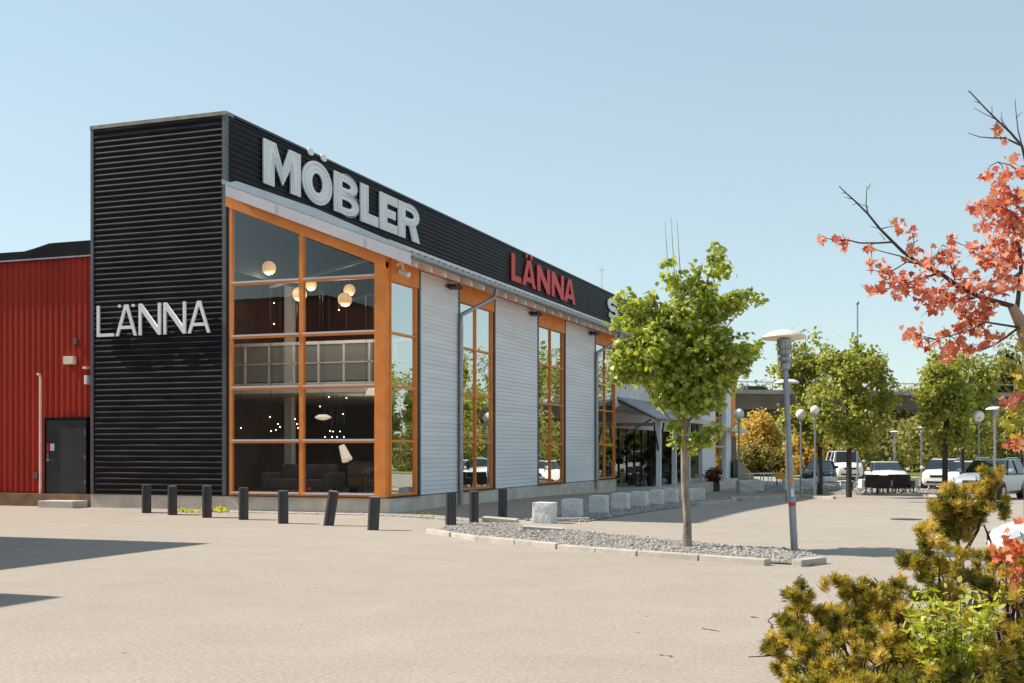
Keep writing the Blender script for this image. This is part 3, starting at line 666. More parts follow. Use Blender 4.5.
for px in (232, 308.5):
    p = Vector((front_x(px, BY+.2), BY+.2, .46)); t = thing('storm_lantern', 'small red lantern on the floor at the '+('left end of the glazing' if px < 250 else 'foot of the central mullion'), 'lantern', p, 0, 'red lanterns inside the glazing')
    obj('body', MB().lathe([(.0,.0),(.09,0),(.09,.05),(.07,.07),(.07,.2),(.09,.22),(.03,.27)], n=12), M['redplastic'], t, smooth=True)
    obj('handle', MB().path([(.08*math.cos(a), 0, .24+.09*math.sin(a)) for a in np.linspace(0, 3.14, 7)], [.006]*7, 5), M['plastic'], t)
for q_ in ((-3.4,5,2.7),(-1.4,6.5,2.7),(-2.4,10,2.6)): glow(Vector((BX+q_[0], BY+q_[1], q_[2])), 7)  # added fill lights that brighten the showroom; no pendant hangs at these spots
# floor lamp and goods seen through the side windows
t = thing('floor_lamp', 'white standard lamp seen through the second side window', 'floor lamp', (BX-.75, BY+6.0, .46))
obj('lamp_shade', MB().lathe([(.02,1.75),(.24,1.73),(.28,1.4),(.02,1.42)], n=18), M['shade'], t, smooth=True)
obj('stand', MB().tube((0,0,.03), (0,0,1.5), .018), M['white'], t); obj('base', MB().lathe([(0,0),(.17,0),(.17,.03),(.02,.04)], n=16), M['white'], t)
# ------------------------------------------------------------------ signs
def curve_mesh(splines, depth, offset=0.0, bevel=None):
    cu = bpy.data.curves.new('glyph', 'CURVE'); cu.dimensions = '2D' if bevel is None else '3D'
    if bevel is None: cu.fill_mode = 'BOTH'; cu.extrude = depth/2
    else: cu.bevel_depth = bevel; cu.bevel_resolution = 1
    for s in splines:
        sp = cu.splines.new('POLY'); sp.points.add(len(s)-1); sp.use_cyclic_u = True
        for p, q in zip(sp.points, s): p.co = (q[0], q[1], 0, 1)
    o = bpy.data.objects.new('glyph', cu); C.objects.link(o)
    me = bpy.data.meshes.new_from_object(o.evaluated_get(bpy.context.evaluated_depsgraph_get()))
    bpy.data.objects.remove(o); bpy.data.curves.remove(cu); return me
def ell(cx, cy, rx, ry, n=36, a0=0, a1=2*math.pi, end=False):
    k = n+1 if end else n
    return [(cx+rx*math.cos(a0+(a1-a0)*i/n), cy+ry*math.sin(a0+(a1-a0)*i/n)) for i in range(k)]
def glyph(ch, w, t):
    """outlines in a box w by 1, stroke t"""
    if ch == 'L': return [[(0,0),(w,0),(w,t*.95),(t,t*.95),(t,1),(0,1)]]
    if ch == 'E': return [[(0,0),(w,0),(w,t*.85),(t,t*.85),(t,.5-t*.4),(w*.9,.5-t*.4),(w*.9,.5+t*.4),(t,.5+t*.4),(t,1-t*.85),(w,1-t*.85),(w,1),(0,1)]]
    if ch == 'N': return [[(0,0),(0,1),(t,1),(w-t,.42 if t > .15 else .24),(w-t,1),(w,1),(w,0),(w-t,0),(t,.58 if t > .15 else .76),(t,0)]]
    if ch == 'M': return [[(0,0),(0,1),(t*1.15,1),(w/2,.50),(w-t*1.15,1),(w,1),(w,0),(w-t,0),(w-t,.56),(w/2,.10),(t,.56),(t,0)]]
    if ch == 'A':
        tt = t*.62; za = .80 if t > .15 else .86; xl = lambda z: t+(w/2-t)*z/za
        h1, h2 = (.17, .36) if t > .15 else (.22, .32)
        return [[(0,0),(w/2-tt,1),(w/2+tt,1),(w,0),(w-t,0),(w-xl(h1),h1),(xl(h1),h1),(t,0)], [(xl(h2),h2),(w/2,za),(w-xl(h2),h2)]]
    if ch == 'O': return [ell(w/2, .5, w/2, .52, 44), ell(w/2, .5, w/2-t*1.02, .52-t, 40)[::-1]]
    if ch == 'B':
        r1, r2 = .25, .275; tb = t*.70; tv = t*.62
        o = [(0,0),(0,1)]+ell(w*.48, 1-r1, w*.46, r1, 14, math.pi/2, -math.pi/2, True)[:-1]+[(w*.78, .515)]+ell(w*.5, r2, w*.5, r2, 14, math.pi/2, -math.pi/2, True)[1:]
        x0 = t*.92
        h1 = ell(w*.48, 1-r1-.005, w*.46-tb, r1-tv, 10, -math.pi/2, math.pi/2, True); h1 = [(x0, h1[0][1])]+h1+[(x0, h1[-1][1])]
        h2 = ell(w*.5, r2, w*.5-tb, r2-tv, 10, -math.pi/2, math.pi/2, True); h2 = [(x0, h2[0][1])]+h2+[(x0, h2[-1][1])]
        return [o, h1, h2]
    if ch == 'R':
        r1 = .29
        o = [(0,0),(0,1)]+ell(w*.5, 1-r1, w*.46, r1, 14, math.pi/2, -.9, True)+[(w,0),(w-t*1.12,0),(w*.5,.39),(t,.39),(t,0)]
        h1 = ell(w*.5, 1-r1, w*.46-t*.72, r1-t*.68, 10, -math.pi/2, math.pi/2, True); h1 = [(t, h1[0][1])]+h1+[(t, h1[-1][1])]
        return [o, h1]
    if ch == 'T': return [[(w/2-t/2,0),(w/2+t/2,0),(w/2+t/2,1-t*.9),(w,1-t*.9),(w,1),(0,1),(0,1-t*.9),(w/2-t/2,1-t*.9)]]
    if ch == 'S':
        rx = w/2-t/2; ry = .25-t/4+.01
        cl = ell(w/2, 1-t/2-ry, rx, ry, 16, .5, math.pi*1.5, True)[:-1]+ell(w/2, t/2+ry, rx, ry, 16, math.pi/2, -math.pi+.5, True)
        A, B = [], []
        for i in range(len(cl)):
            a = cl[max(i-1, 0)]; c = cl[min(i+1, len(cl)-1)]; dx, dy = c[0]-a[0], c[1]-a[1]; L = math.hypot(dx, dy)
            A.append((cl[i][0]-dy/L*t/2, cl[i][1]+dx/L*t/2)); B.append((cl[i][0]+dy/L*t/2, cl[i][1]-dx/L*t/2))
        return [A+B[::-1]]
def inset(poly, d):
    n = len(poly); out = []
    ar = sum(poly[i][0]*poly[(i+1) % n][1]-poly[(i+1) % n][0]*poly[i][1] for i in range(n)); s = 1 if ar > 0 else -1
    for i in range(n):
        a, b_, c = [Vector((*poly[k % n], 0)) for k in (i-1, i, i+1)]
        e1 = (b_-a).normalized(); e2 = (c-b_).normalized()
        n1 = Vector((-e1.y, e1.x, 0))*s; n2 = Vector((-e2.y, e2.x, 0))*s; m_ = n1+n2
        k = d/max(.35, m_.length_squared/2)
        q = b_+m_*k*.5*2/ max(.001, 1) if False else b_+(m_/m_.length)*min(d/max(.35, (m_/m_.length).dot(n1)), d*2.2)
        out.append((q.x, q.y))
    return out
def sign(name, label, letters, H, t, depth, place, m, origin, tubes=None, k=1.0):
    """letters: (char, u0, u1, dots) in metres along the wall; place: Matrix columns for (u, v, out)"""
    S = thing(name, label, 'sign', origin)
    st = lambda pl: [(x*H*k, y*H) for x, y in pl]
    for ch, u0, u1, dots in letters:
        g0 = glyph(ch, (u1-u0)/H/k, t)
        me = curve_mesh([st(q) for q in g0], depth); me.materials.clear(); me.materials.append(m)
        o = bpy.data.objects.new('letter', me); C.objects.link(o); o.parent = S
        Mx = place.copy(); Mx.translation = place.to_3x3() @ Vector((u0, 0, depth/2+.02)); o.matrix_local = Mx
        for d in tubes or ():
            me = curve_mesh([st(inset(q, -d if i else d)) for i, q in enumerate(g0)], 0, bevel=.008*H); me.materials.clear(); me.materials.append(M['tubem'])
            q = bpy.data.objects.new('neon_tube', me); C.objects.link(q); q.parent = o; q.location = (0, 0, depth/2+.006)
        for sg in (-1, 1) if dots else ():
            uc = (u1-u0)/2/k/H+sg*dots[0]; r_ = dots[3]; yc = 1+dots[1]
            sp = [ell(uc, yc, r_, r_, 18)] if dots[2] == 'o' else [[(uc-r_, yc-r_), (uc+r_, yc-r_), (uc+r_, yc+r_), (uc-r_, yc+r_)]]
            me = curve_mesh([st(q) for q in sp], depth); me.materials.clear(); me.materials.append(m)
            q = bpy.data.objects.new('letter_dot', me); C.objects.link(q); q.parent = o
    return S
SIDE = Matrix(((0,0,1,0),(1,0,0,0),(0,1,0,0),(0,0,0,1)))     # u -> +y, v -> +z, out -> +x
FRONT = Matrix(((1,0,0,0),(0,0,-1,0),(0,1,0,0),(0,0,0,1)))   # u -> +x, v -> +z, out -> -y
FX = BX+XT1+.04
def sl(seq):
    out = []
    for ch, a, c, d in seq: out.append((ch, side_y(a, FX+.09), side_y(c, FX+.09), d))
    y0 = out[0][1]; return y0, [(ch, a-y0, c-y0, d) for ch, a, c, d in out]
y0, L_ = sl([('M',264.6,301.6,None),('O',303.2,333,(.2,.19,'o',.088)),('B',335,359.2,None),('L',361.4,379.2,None),('E',380.6,398.2,None),('R',399.2,420.6,None)])
sign('roof_sign', 'large white MÖBLER letters with tube lighting on the black fascia', L_, 1.25, .285, .045, SIDE, M['letter'], (FX, y0, 9.16), tubes=(.045, .095), k=1.6)
y0, L_ = sl([('L',512.2,521.9,None),('A',523,536.4,(.17,.155,'q',.07)),('N',537.9,550.7,None),('N',552.3,564.4,None),('A',564.8,575.9,None)])
sign('roof_sign', 'red letters reading LÄNNA on the black fascia', L_, 1.2, .23, .045, SIDE, M['redletter'], (FX, y0, 9.16), tubes=None, k=1.6)
y0, L_ = sl([('S',608.4,618.9,None),('T',620.2,630,None)])
sign('roof_sign', 'white letters at the far end of the fascia half hidden behind the young maple', L_, 1.25, .24, .045, SIDE, M['letter'], (FX, y0, 9.16), tubes=(.06,), k=1.6)
FY = BY-.045; fx = lambda p: front_x(p, FY)
x0 = fx(98.2)
L_ = [(ch, fx(a)-x0, fx(c)-x0, d) for ch, a, c, d in (('L',98.2,115,None),('A',117,138,(.265,.01-.05,'q',.042)),('N',140,162,None),('N',164.7,187,None),('A',189,211.3,None))]
sign('wall_sign', 'thin pale LÄNNA letters on the black corrugated tower front', L_, .86, .105, .045, FRONT, M['letter'], (x0, FY, 4.83))
# ------------------------------------------------------------------ red building on the left and the hall behind it all
RB = thing('red_building', 'red corrugated metal building joining the black tower on its left', 'building', (BX, BY, 0))
def vrib(x0, x1, p, d):
    out = []; x = x0
    while x < x1-p:
        out += [(0, x), (0, x+p*.30), (d, x+p*.60), (d, x+p*.88)]; x += p
    out.append((0, x1)); return out
RX1 = XT0-.02
obj('wall', MB().sheet(vrib(-24, RX1, .205, .038), .5, 7.16, lambda o, x, z: (x, .28-o, z)), M['red'], RB)
obj('wall_core', MB().box(-24, RX1, .285, 20, .2, 7.17), M['red'], RB)
rf = MB().box(-24, -10.55, .15, 20, 7.18, 7.40); rf.prism([(-11.6, 7.40), (-10.55, 7.40), (-10.55, 7.58), (-10.7, 7.58), (-11.2, 7.47)], .16, 20, fr); rf.box(-10.549, RX1, .15, 20, 7.18, 7.58)
obj('roof_edge', rf, M['redroof'], RB)
obj('edge_trim', MB().box(-24, RX1, .13, .149, 7.13, 7.17), M['zinc'], RB)
dx0, dx1 = front_x(48.2, BY+.25)-BX, front_x(88.5, BY+.25)-BX
dr = obj('door', MB().box(dx0, dx1, .16, .28, .42, 2.55), M['dgrey'], RB, bevel=.01)
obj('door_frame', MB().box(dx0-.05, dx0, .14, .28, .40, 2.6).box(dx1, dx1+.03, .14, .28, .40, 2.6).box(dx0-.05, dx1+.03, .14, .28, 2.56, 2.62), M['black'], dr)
obj('handle', MB().path([(dx0+.09,.10,1.42),(dx0+.09,.08,1.42),(dx0+.22,.08,1.42)], [.012]*3, 6), M['zinc'], dr)
obj('lock', MB().box(dx0+.06, dx0+.11, .13, .159, 1.36, 1.62), M['zinc'], dr)
obj('notice', MB().box(dx0+.16, dx0+.30, .15, .157, 1.68, 1.88), M['paper'], dr)
obj('notice', MB().box(dx0+.04, dx0+.11, .15, .157, 1.68, 1.88), M['redletter'], dr)
for z in (.8, 1.5, 2.2): obj('hinge', MB().tube((dx1-.02,.14,z-.06), (dx1-.02,.14,z+.06), .016, .016, 8), M['zinc'], dr)
obj('door_step', MB().box(dx0+.34, dx1+.13, -.55, .14, -.1, .29), M['concrete'], RB, bevel=.02)
obj('base_course', MB().box(-24, RX1, .05, .284, -.3, .46), M['oak'], RB)
px_ = front_x(42, BY+.2)-BX
obj('standpipe', MB().path([(px_,.14,.3),(px_,.14,3.75),(px_,.10,3.85),(px_,.02,3.86)], [.035]*4, 8), M['lampcap'], RB, smooth=True)
def rbox(px, py, w_, h_, d_, name, m):
    x = front_x(px, BY+.2)-BX; Z = -(BX+x)*SA+(BY+.2)*CA; z = EYE+(HOR-py)*Z/F
    return obj(name, MB().box(x-w_/2, x+w_/2, .24-d_, .24, z-h_/2, z+h_/2), m, RB, bevel=.008)
rbox(75.5, 341.5, .12, .18, .08, 'sensor_box', M['trimgrey']); rbox(70.5, 360.5, .34, .22, .14, 'wall_light', M['lampcap']); rbox(35.5, 475.5, .13, .17, .06, 'socket_box', M['trimgrey'])
rbox(88, 368, .12, .06, .2, 'wall_light', M['lampcap']); rbox(88.3, 380, .1, .24, .16, 'wall_light', M['white'])
# a metal-clad hall beside the camera: it throws the two wedges of shade and shows in the glass
NH = thing('neighbouring_hall', 'dark red metal hall across the yard mirrored in the corner glazing', 'building', (-20.05, 10.55, 0))
hb = MB().box(-30, 0, 0, 7.25, 0, 6.9); obj('wall', hb, M['dullred'], NH)
hb2 = MB().box(-30, 2.48, -30, -.02, 0, 7.35); obj('side_wall', hb2, M['dullred'], NH)
obj('roof_edge', MB().box(-30, .03, -.0, 7.3, 6.905, 7.05).box(-30, 2.53, -30, -.05, 7.355, 7.5), M['redroof'], NH)
obj('base_course', MB().box(-30, .02, .0, 7.28, -.1, 4.5).box(-30, 2.5, -30, -.03, -.1, 4.5), M['trimgrey'], NH)
# ------------------------------------------------------------------ bollards
def bollard_mesh():
    n = 24; prof = []
    pts = []
    for k in range(n):
        a = 2*math.pi*k/n; r_ = .10+(.012 if k % 3 else -.012); r_ *= 1/max(abs(math.cos(a)), abs(math.sin(a)))**.55
        pts.append((r_*math.cos(a), r_*math.sin(a)))
    return MB().prism(pts, -.05, .70, lambda u, v, q: (u, v, q))
bd = thing('bollard', 'x', 'bollard', (0,0,0), 0, 'dark bollards in front of the store')
obj('post', bollard_mesh(), M['bollard'], bd)
obj('cap', MB().prism([(.098*math.cos(a)/max(abs(math.cos(a)), abs(math.sin(a)))**.55, .098*math.sin(a)/max(abs(math.cos(a)), abs(math.sin(a)))**.55) for a in np.linspace(0, 2*math.pi, 25)[:-1]], .701, .715, lambda u, v, q: (u, v, q)), M['bollardtop'], bd)
BOL = [(146.5,513,485,0,0,'leftmost bollard, alone before the left half of the black tower'),(172.5,515,486.3,0,0,'bollard before the black tower, second from the left end'),(207,518,486,0,0,'bollard beside the yellow dandelions at the tower foot'),(243.5,520.5,488,0,0,'upright bollard before the left edge of the glazing'),(283.2,524,491,.0,0,'upright bollard below the left half of the glazing'),(328.5,526,491,.16,0,'bollard leaning to the right before the glazing'),(373,530.5,497,.07,0,'slightly leaning bollard in front of the orange corner post'),(450.8,527,492,0,0,'left bollard of the three before the grey boards'),(474,523.5,491.5,0,0,'middle bollard of the three before the grey boards'),(502.7,519,489,0,0,'right bollard of the three, beside the granite blocks')]
for i, (px, yb, yt, lean, _, lab) in enumerate(BOL):
    o = bd if i == 0 else dup(bd, (0,0,0)); p = gnd(px, yb-.5); o.location = p; o['label'] = lab
    Z = -p.x*SA+p.y*CA; h = (yb-yt)*Z/F; o.scale = (1, 1, h/.715)
    o.rotation_euler = (random.uniform(-.02,.02), lean, random.uniform(-.2,.2)+R(8))
# ------------------------------------------------------------------ granite blocks
def granite(lx, ly, lz, seed, amp=.022):
    rs = np.random.default_rng(seed); bm = bmesh.new(); bmesh.ops.create_cube(bm, size=1)
    bmesh.ops.subdivide_edges(bm, edges=bm.edges, cuts=5, use_grid_fill=True)
    ph = rs.uniform(0, 6, 9)
    for v in bm.verts:
        c = v.co; q = Vector((c.x*lx, c.y*ly, (c.z+.5)*lz))
        edge = sum(1 for k in range(3) if abs(abs(c[k])-.5) < .01)
        dsp = amp*(math.sin(q.x*9+ph[0])*math.sin(q.y*11+ph[1])+.6*math.sin(q.z*14+ph[2]+q.x*6)+rs.uniform(-.6,.6))
        nn = Vector([(1 if c[k] > 0 else -1) if abs(abs(c[k])-.5) < .01 else 0 for k in range(3)]).normalized()
        v.co = q+nn*(dsp-(.012 if edge >= 2 else 0))
    mb = MB(); bm.verts.index_update(); mb.add([v.co for v in bm.verts], [tuple(v.index for v in f.verts) for f in bm.faces]); bm.free(); return mb
ROW = [(544.5,.78),(572.5,.78),(599.0,.78),(621,.78),(640,.78),(657,.72),(671.5,.72),(687,.72),(699,.72)]
ROWL = ['nearest granite block, rough on its left face, beside the right bollard','second granite block of the row along the shaded wall','third granite block, left of the drainpipe by the canopy','fourth granite block, below the canopy posts','fifth granite block, just left of the maple trunk','sixth granite block, touching the maple trunk on its left','granite block half hidden by the maple trunk','granite block just right of the maple trunk','last small granite block of the row, beside the rusty planter']
for i, (px, s) in enumerate(ROW):
    x = BX+4.45; d = ray(px); y = x/d[0]*d[1]
    o = obj('granite_block', granite(.47*s/.78, .46*s/.78, .50, 20+i, .009), M['granite'], bevel=0, loc=(x, y, float(gz(x, y))-.02)); o.rotation_euler = (0,0,random.uniform(-.12,.12)+.05)
    tag(o, ROWL[i], 'granite block', 'granite blocks along the store front')
FAR = [(750,492,1.35,.7,.62,'big granite block at the corner of the planting beside the ramp'),(791,491.5,.8,.7,.66,'granite block right behind the lamp post'),(809,490,1.0,.7,.62,'granite block under the tall grey lamp stand between car and post'),(828,487,.9,.7,.62,'granite block in front of the dark car'),(846,489.5,.85,.7,.5,'low granite block behind the slim bench'),(868,489,.9,.7,.55,'granite block behind the dark wicker chairs'),(908,487.5,1.0,.7,.62,'granite block at the right end of the wicker chairs')]
for i, (px, py, lx, ly, lz, lab) in enumerate(FAR):
    p = gnd(px, py); o = obj('granite_block', granite(lx, ly, lz, 50+i), M['granite'], loc=p-Vector((0,0,.03))); o.rotation_euler = (0,0,YAW+random.uniform(-.2,.3))
    tag(o, lab, 'granite block', 'granite blocks at the far car park edge')
# far kerb and gravel island
KI = [gnd(757,492.5), gnd(820,494), gnd(880,495), gnd(960,497.5)]
kerb_line('kerb', KI, h=.1, seg=1.2)
IS = [gnd(757,491.5), gnd(820,493), gnd(880,494), gnd(960,496.5), gnd(960,488), gnd(880,487), gnd(800,486), gnd(757,488)]
drape('gravel_island', IS, M['gravelbed'], .03)
tag(scatter_stones('gravel', IS, 2200, .035, .07, .03), 'grey gravel bed behind the far kerb', 'gravel', kind='stuff')
# ------------------------------------------------------------------ trees
def tree(name, label, cat, base, blobs, trunk, limbs, nclump, per, spread, size, shape, m, barkm, group=None, shell=.45, twigs=True):
    b0 = Vector(base); T = thing(name, label, cat, b0, 0, group)
    bl = [((Vector(c)-b0)[:], r_) for c, r_ in blobs]
    mb = MB(); mb.path([Vector(p)-b0 for p in trunk[0]], trunk[1], 10)
    tk = obj('trunk', mb, barkm, T, smooth=True)
    lb = MB()
    for pts, r0, r1 in limbs:
        n = len(pts); lb.path([Vector(p)-b0 for p in pts], [r0+(r1-r0)*k/(n-1) for k in range(n)], 6)
    if lb.v: obj('branch', lb, barkm, T, smooth=True)
    P, Nn = crown_pts(bl, nclump, per, spread, shell)
    leaves('crown', P, Nn, RNG.uniform(.7, 1.25, len(P))*size, shape, m, T)
    return T
# the young maple in the gravel strip
ZM = 20.6
def mp(px, py, dz=0): return at(px, py, ZM+dz)
mbase = gnd(687, 548)
blobs = []
for px, py, r_ in ((685,372,40),(655,350,30),(700,388,27),(705,345,30),(690,318,26),(660,322,20),(638,312,17),(626,302,11),(646,300,10),(617,320,7),(624,350,12),(614,362,8),(630,368,17),(640,340,18),(618,374,7),(683,288,15),(672,276,9),(668,262,6),(700,290,16),(706,272,11),(716,258,9),(717,244,6),(722,268,7),(722,305,16),(738,298,11),(752,298,8),(760,297,5),(742,309,7),(733,350,20),(750,349,9),(757,357,6),(742,365,10),(727,378,15),(676,396,16),(694,402,14),(711,399,13),(660,380,18),(645,378,12),(703,436,11),(713,429,9),(683,442,7),(680,418,8),(676,430,7),(690,452,6),(705,446,7)):
    blobs.append((mp(px, py, random.uniform(-.35,.35)), r_*ZM/F))
tr = [mbase, mp(687.5,520), mp(684.5,480), mp(684,440), mp(686,400), mp(689,350), mp(694,300), mp(702,265)]
lm = []
for (a, c, dd) in (((684,440),(640,372),.3),((685,425),(735,365),-.3),((686,405),(650,330),-.3),((688,370),(748,300),.2),((690,340),(635,305),.1),((692,320),(716,255),-.1),((688,380),(676,270),.2),((684,452),(705,434),.1),((684,455),(678,425),-.2),((686,410),(705,400),.5)):
    p, q = mp(*a), mp(c[0], c[1], dd); lm.append(([p, p.lerp(q, .5)+Vector((0,0,-.05)), q], .028, .008))
for px, py in ((665,222),(671,216),(677,220)):
    p = mp(px+4, 285, .1); lm.append(([p, mp(px, py, .1)], .010, .003))
tree('young_maple', 'young green maple in the gravel strip before the store', 'tree', mbase, blobs, (tr, [.085,.07,.062,.058,.05,.04,.03,.015]), lm, 800, 15, .06, .10, MAPLE, M['leaf'], M['bark'], shell=.38)
# car park maples
def carpark_maple(label, px, Zd, halfw, ytop, ybot, ntop, dark, seed, cxo=0):
    random.seed(seed); base = gat(px, Zd); k = Zd/F; bl = []
    cx = px+cxo
    for _ in range(30):
        t = random.random(); py = ytop+(ybot-ytop)*(.12+.8*t); prof = math.sin(math.pi*(.22+.68*t))**.6
        u = random.uniform(-1, 1)*halfw*prof*.78
        bl.append((at(cx+u, py, Zd+random.uniform(-1,1)*halfw*k*.7*prof), halfw*k*random.uniform(.2,.34)))
    for j in range(ntop):
        u = (j+.5)/ntop*2-1; bl.append((at(cx+u*halfw*.72, ytop+halfw*.34*u*u+random.uniform(0,9), Zd+random.uniform(-.5,.5)), halfw*k*random.uniform(.10,.15)))
        for q in range(1, 4): bl.append((tuple(Vector(bl[-1][0])+Vector((random.gauss(0,.06), 0, .27))), halfw*k*(.12-.026*q)))
    trunk = [base, at(px, ybot+6, Zd), at(cx, (ytop+ybot)/2, Zd), at(cx, ytop+12, Zd)]
    lm = []
    for _ in range(9):
        p = Vector(trunk[1]).lerp(Vector(trunk[3]), random.uniform(0,.5)); q = Vector(random.choice(bl)[0]); lm.append(([p, p.lerp(q,.5)+Vector((0,0,-.1)), q], .05, .012))
    return tree('maple', label, 'tree', base, bl, (trunk, [.13,.11,.08,.03]), lm, 900, 12, .15, .16, SIMPLE, M['leafb'], M['darkbark'], 'maples in the car park', shell=.5)
carpark_maple('round dense maple behind the dark car, left of the car park pair', 820, 56, 37, 345, 442, 5, 1, 11, -17)
carpark_maple('broad maple with trunk in front of the white van', 849, 51.5, 44, 351, 450, 8, 0, 12, 3)
carpark_maple('maple with slim trunk beside the white parked cars', 945, 50.5, 34, 360, 448, 6, 0, 13, 3)
carpark_maple('darker maple just left of the satellite-like round lamp', 962, 57, 36, 362, 446, 6, 1, 14, 8)
random.seed(21)
# woodland behind, as one mass, and a few trees one can tell apart
P_, N_ = [], []
def wood_blob(px, py, Z, r_, n):
    c = np.array(at(px, py, Z)); d = sph(n); rr = r_*RNG.uniform(.55, 1, n)**.5
    P_.append(c+d*rr[:, None]*np.array([1.2, 1.2, 1])); N_.append(d+RNG.normal(size=(n,3))*.6+np.array([0,0,.4]))
wbl = []
for i in range(150):
    px = random.uniform(715, 1330); Z = random.uniform(120, 175)
    top = np.interp(px, [715,760,800,880,930,965,985,1040,1330], [392,392,398,394,382,384,354,342,338])
    py = random.uniform(top+8, 462); wood_blob(px, py, Z, random.uniform(2.2, 3.9), 420)
for i in range(90):
    px = random.uniform(735, 1330); Z = random.uniform(92, 118); py = random.uniform(425, 466); wood_blob(px, py, Z, random.uniform(1.4, 2.5), 400)
for i in range(120):                                   # continues to the right of the view, mirrored in the windows
    px = random.uniform(1330, 2600); Z = random.uniform(40, 60)*1; wood_blob(px, random.uniform(395, 462), Z, random.uniform(1.2,2.4), 200)
P_ = np.concatenate(P_); N_ = np.concatenate(N_)
P_[:, 2] = np.maximum(P_[:, 2], -.5)
tag(leaves('woodland', P_, N_, RNG.uniform(.5, 1.1, len(P_))*.42, SIMPLE, M['wood1']), 'olive wood beyond the car park and bridge', 'woodland', kind='stuff')
def bush(name, label, cat, base, blobs, n, per, spread, size, m, stems=4, group=None, shape=SIMPLE):
    b0 = Vector(base); T = thing(name, label, cat, b0, 0, group)
    bl = [((Vector(c)-b0)[:], r_) for c, r_ in blobs]
    st = MB()
    for k in range(stems):
        q = Vector(random.choice(bl)[0]); st.path([(random.uniform(-.1,.1), random.uniform(-.1,.1), -.1), q*.5, q], [.05,.035,.012], 5)
    obj('stem', st, M['darkbark'], T)
    P, Nn = crown_pts(bl, n, per, spread)
    leaves('foliage', P, Nn, RNG.uniform(.7,1.3,len(P))*size, shape, m, T); return T
bush('golden_shrub', 'golden shrub under the bridge beside the white globe lamp', 'shrub', gat(757,98), [(at(px, py, 98+random.uniform(-1,1)), r_*98/F) for px, py, r_ in ((757,428,10),(764,424,7),(752,436,9),(766,436,9),(760,419,6),(770,430,5),(748,443,8),(762,446,10),(771,444,6))], 520, 12, .3, .26, M['gold'])
bush('olive_shrub', 'low olive shrub in front of the golden shrub', 'shrub', gat(757,92), [(at(px, py, 92+random.uniform(-1,1)), r_*92/F) for px, py, r_ in ((744,458,9),(756,455,10),(766,458,9),(775,461,8),(750,466,8),(768,467,8),(738,464,6),(780,467,5))], 420, 12, .28, .25, M['olive'])
bush('golden_shrub', 'golden shrub behind the lamp post at the dark car', 'shrub', gat(803,90), [(at(px, py, 90+random.uniform(-1,1)), r_*90/F) for px, py, r_ in ((806,440,13),(797,447,10),(815,446,11),(808,458,12),(796,462,9))], 380, 12, .26, .22, M['gold'])
bush('conifer', 'tall dark conifer topping the wood at the right', 'tree', gat(1008,150), [(at(1008+random.uniform(-1,1)*w_, y_, 150), 1.0) for y_, w_ in ((358,1),(364,2.5),(370,4),(378,6),(388,8),(398,9),(385,3),(372,1))], 120, 8, .45, .6, M['conif'], 1)
bush('rounded_tree', 'olive rounded tree beside the tall conifer', 'tree', gat(1000,118), [(at(px, py, 118), r_*118/F) for px, py, r_ in ((990,385,14),(1003,378,15),(1018,384,14),(998,402,16),(1014,404,16),(985,405,11),(1000,425,16),(1018,428,14))], 300, 8, .5, .6, M['wood1'], 3)
# grass bank beyond the cars
drape('grass_bank', [gat(865,86), gat(1300,86), gat(1300,135), gat(730,135), gat(730,95)], M['turf'], .05)
# ------------------------------------------------------------------ bridge
A_, B_ = at(700, 450, 108), at(1330, 450, 122); A_.z = B_.z = 0
BR = thing('road_bridge', 'concrete road bridge crossing behind the car park trees', 'bridge', A_, math.atan2(B_.y-A_.y, B_.x-A_.x))
LB = (B_-A_).length
zt = EYE+(HOR-391)*110/F; zb = EYE+(HOR-412.5)*110/F
obj('deck', MB().box(-20, LB, -.2, 9, zb+.25, zt-1.0).box(-20, LB, -.2, .08, zt-.99, zt-.325), M['bridge'], BR)
obj('girder', MB().box(-20, LB, 1.0, 8, zb-.3, zb+.25), M['bridge'], BR)
obj('parapet', MB().box(-20, LB, -.3, .1, zt-.32, zt+.05), M['bridgeedge'], BR)
rl = MB().box(-20, LB, -.1, -.04, zt+.75, zt+.83)
for x in np.arange(-18, LB, 2.5): rl.box(x, x+.06, -.1, -.04, zt, zt+.8)
obj('railing', rl, M['zinc'], BR)
for px in (778, 905, 1060):
    q = ray(px); e = (B_-A_).normalized(); # intersection along bridge
    t_ = (A_.x*q[1]-A_.y*q[0])/(e.y*q[0]-e.x*q[1])
    obj('pier', MB().box(t_-.45, t_+.45, 2.2, 6.5, -1, zb-.29), M['bridgeedge'], BR)
# ------------------------------------------------------------------ lamp posts
def tilt(o, dpx, Z, h): o.rotation_euler = (0, math.atan2(dpx*Z/F, h)*CA, 0)
p = gnd(794.5, 551.5); LP = thing('lamp_post', 'slim grey lamp post with cream mushroom cap at the end of the gravel strip', 'street lamp', p)
HL = 3.72
obj('pole', MB().lathe([(.06,-.1),(.06,.9),(.055,.92),(.046,.95),(.042,3.1),(.03,3.12)], n=14), M['postgrey'], LP, smooth=True)
hd = obj('lamp_head', MB().lathe([(.05,3.05),(.085,3.07),(.085,3.16),(.06,3.18),(.10,3.2),(.10,3.26),(.075,3.28),(.11,3.32),(.11,3.38),(.09,3.4),(.11,3.46),(.115,3.56),(.05,3.57)], n=16), M['postgrey'], LP, smooth=True)
for k in range(4):
    a = k*math.pi/2+.4; obj('louvre_rod', MB().tube((.115*math.cos(a), .115*math.sin(a), 3.1), (.115*math.cos(a), .115*math.sin(a), 3.56), .008, .008, 6), M['zinc'], hd)
obj('lamp_cap', MB().lathe([(.0,.0),(.36,-.01),(.375,.0),(.36,.03),(.28,.085),(.15,.125),(.0,.14)], n=32), M['lampcap'], LP, smooth=True)
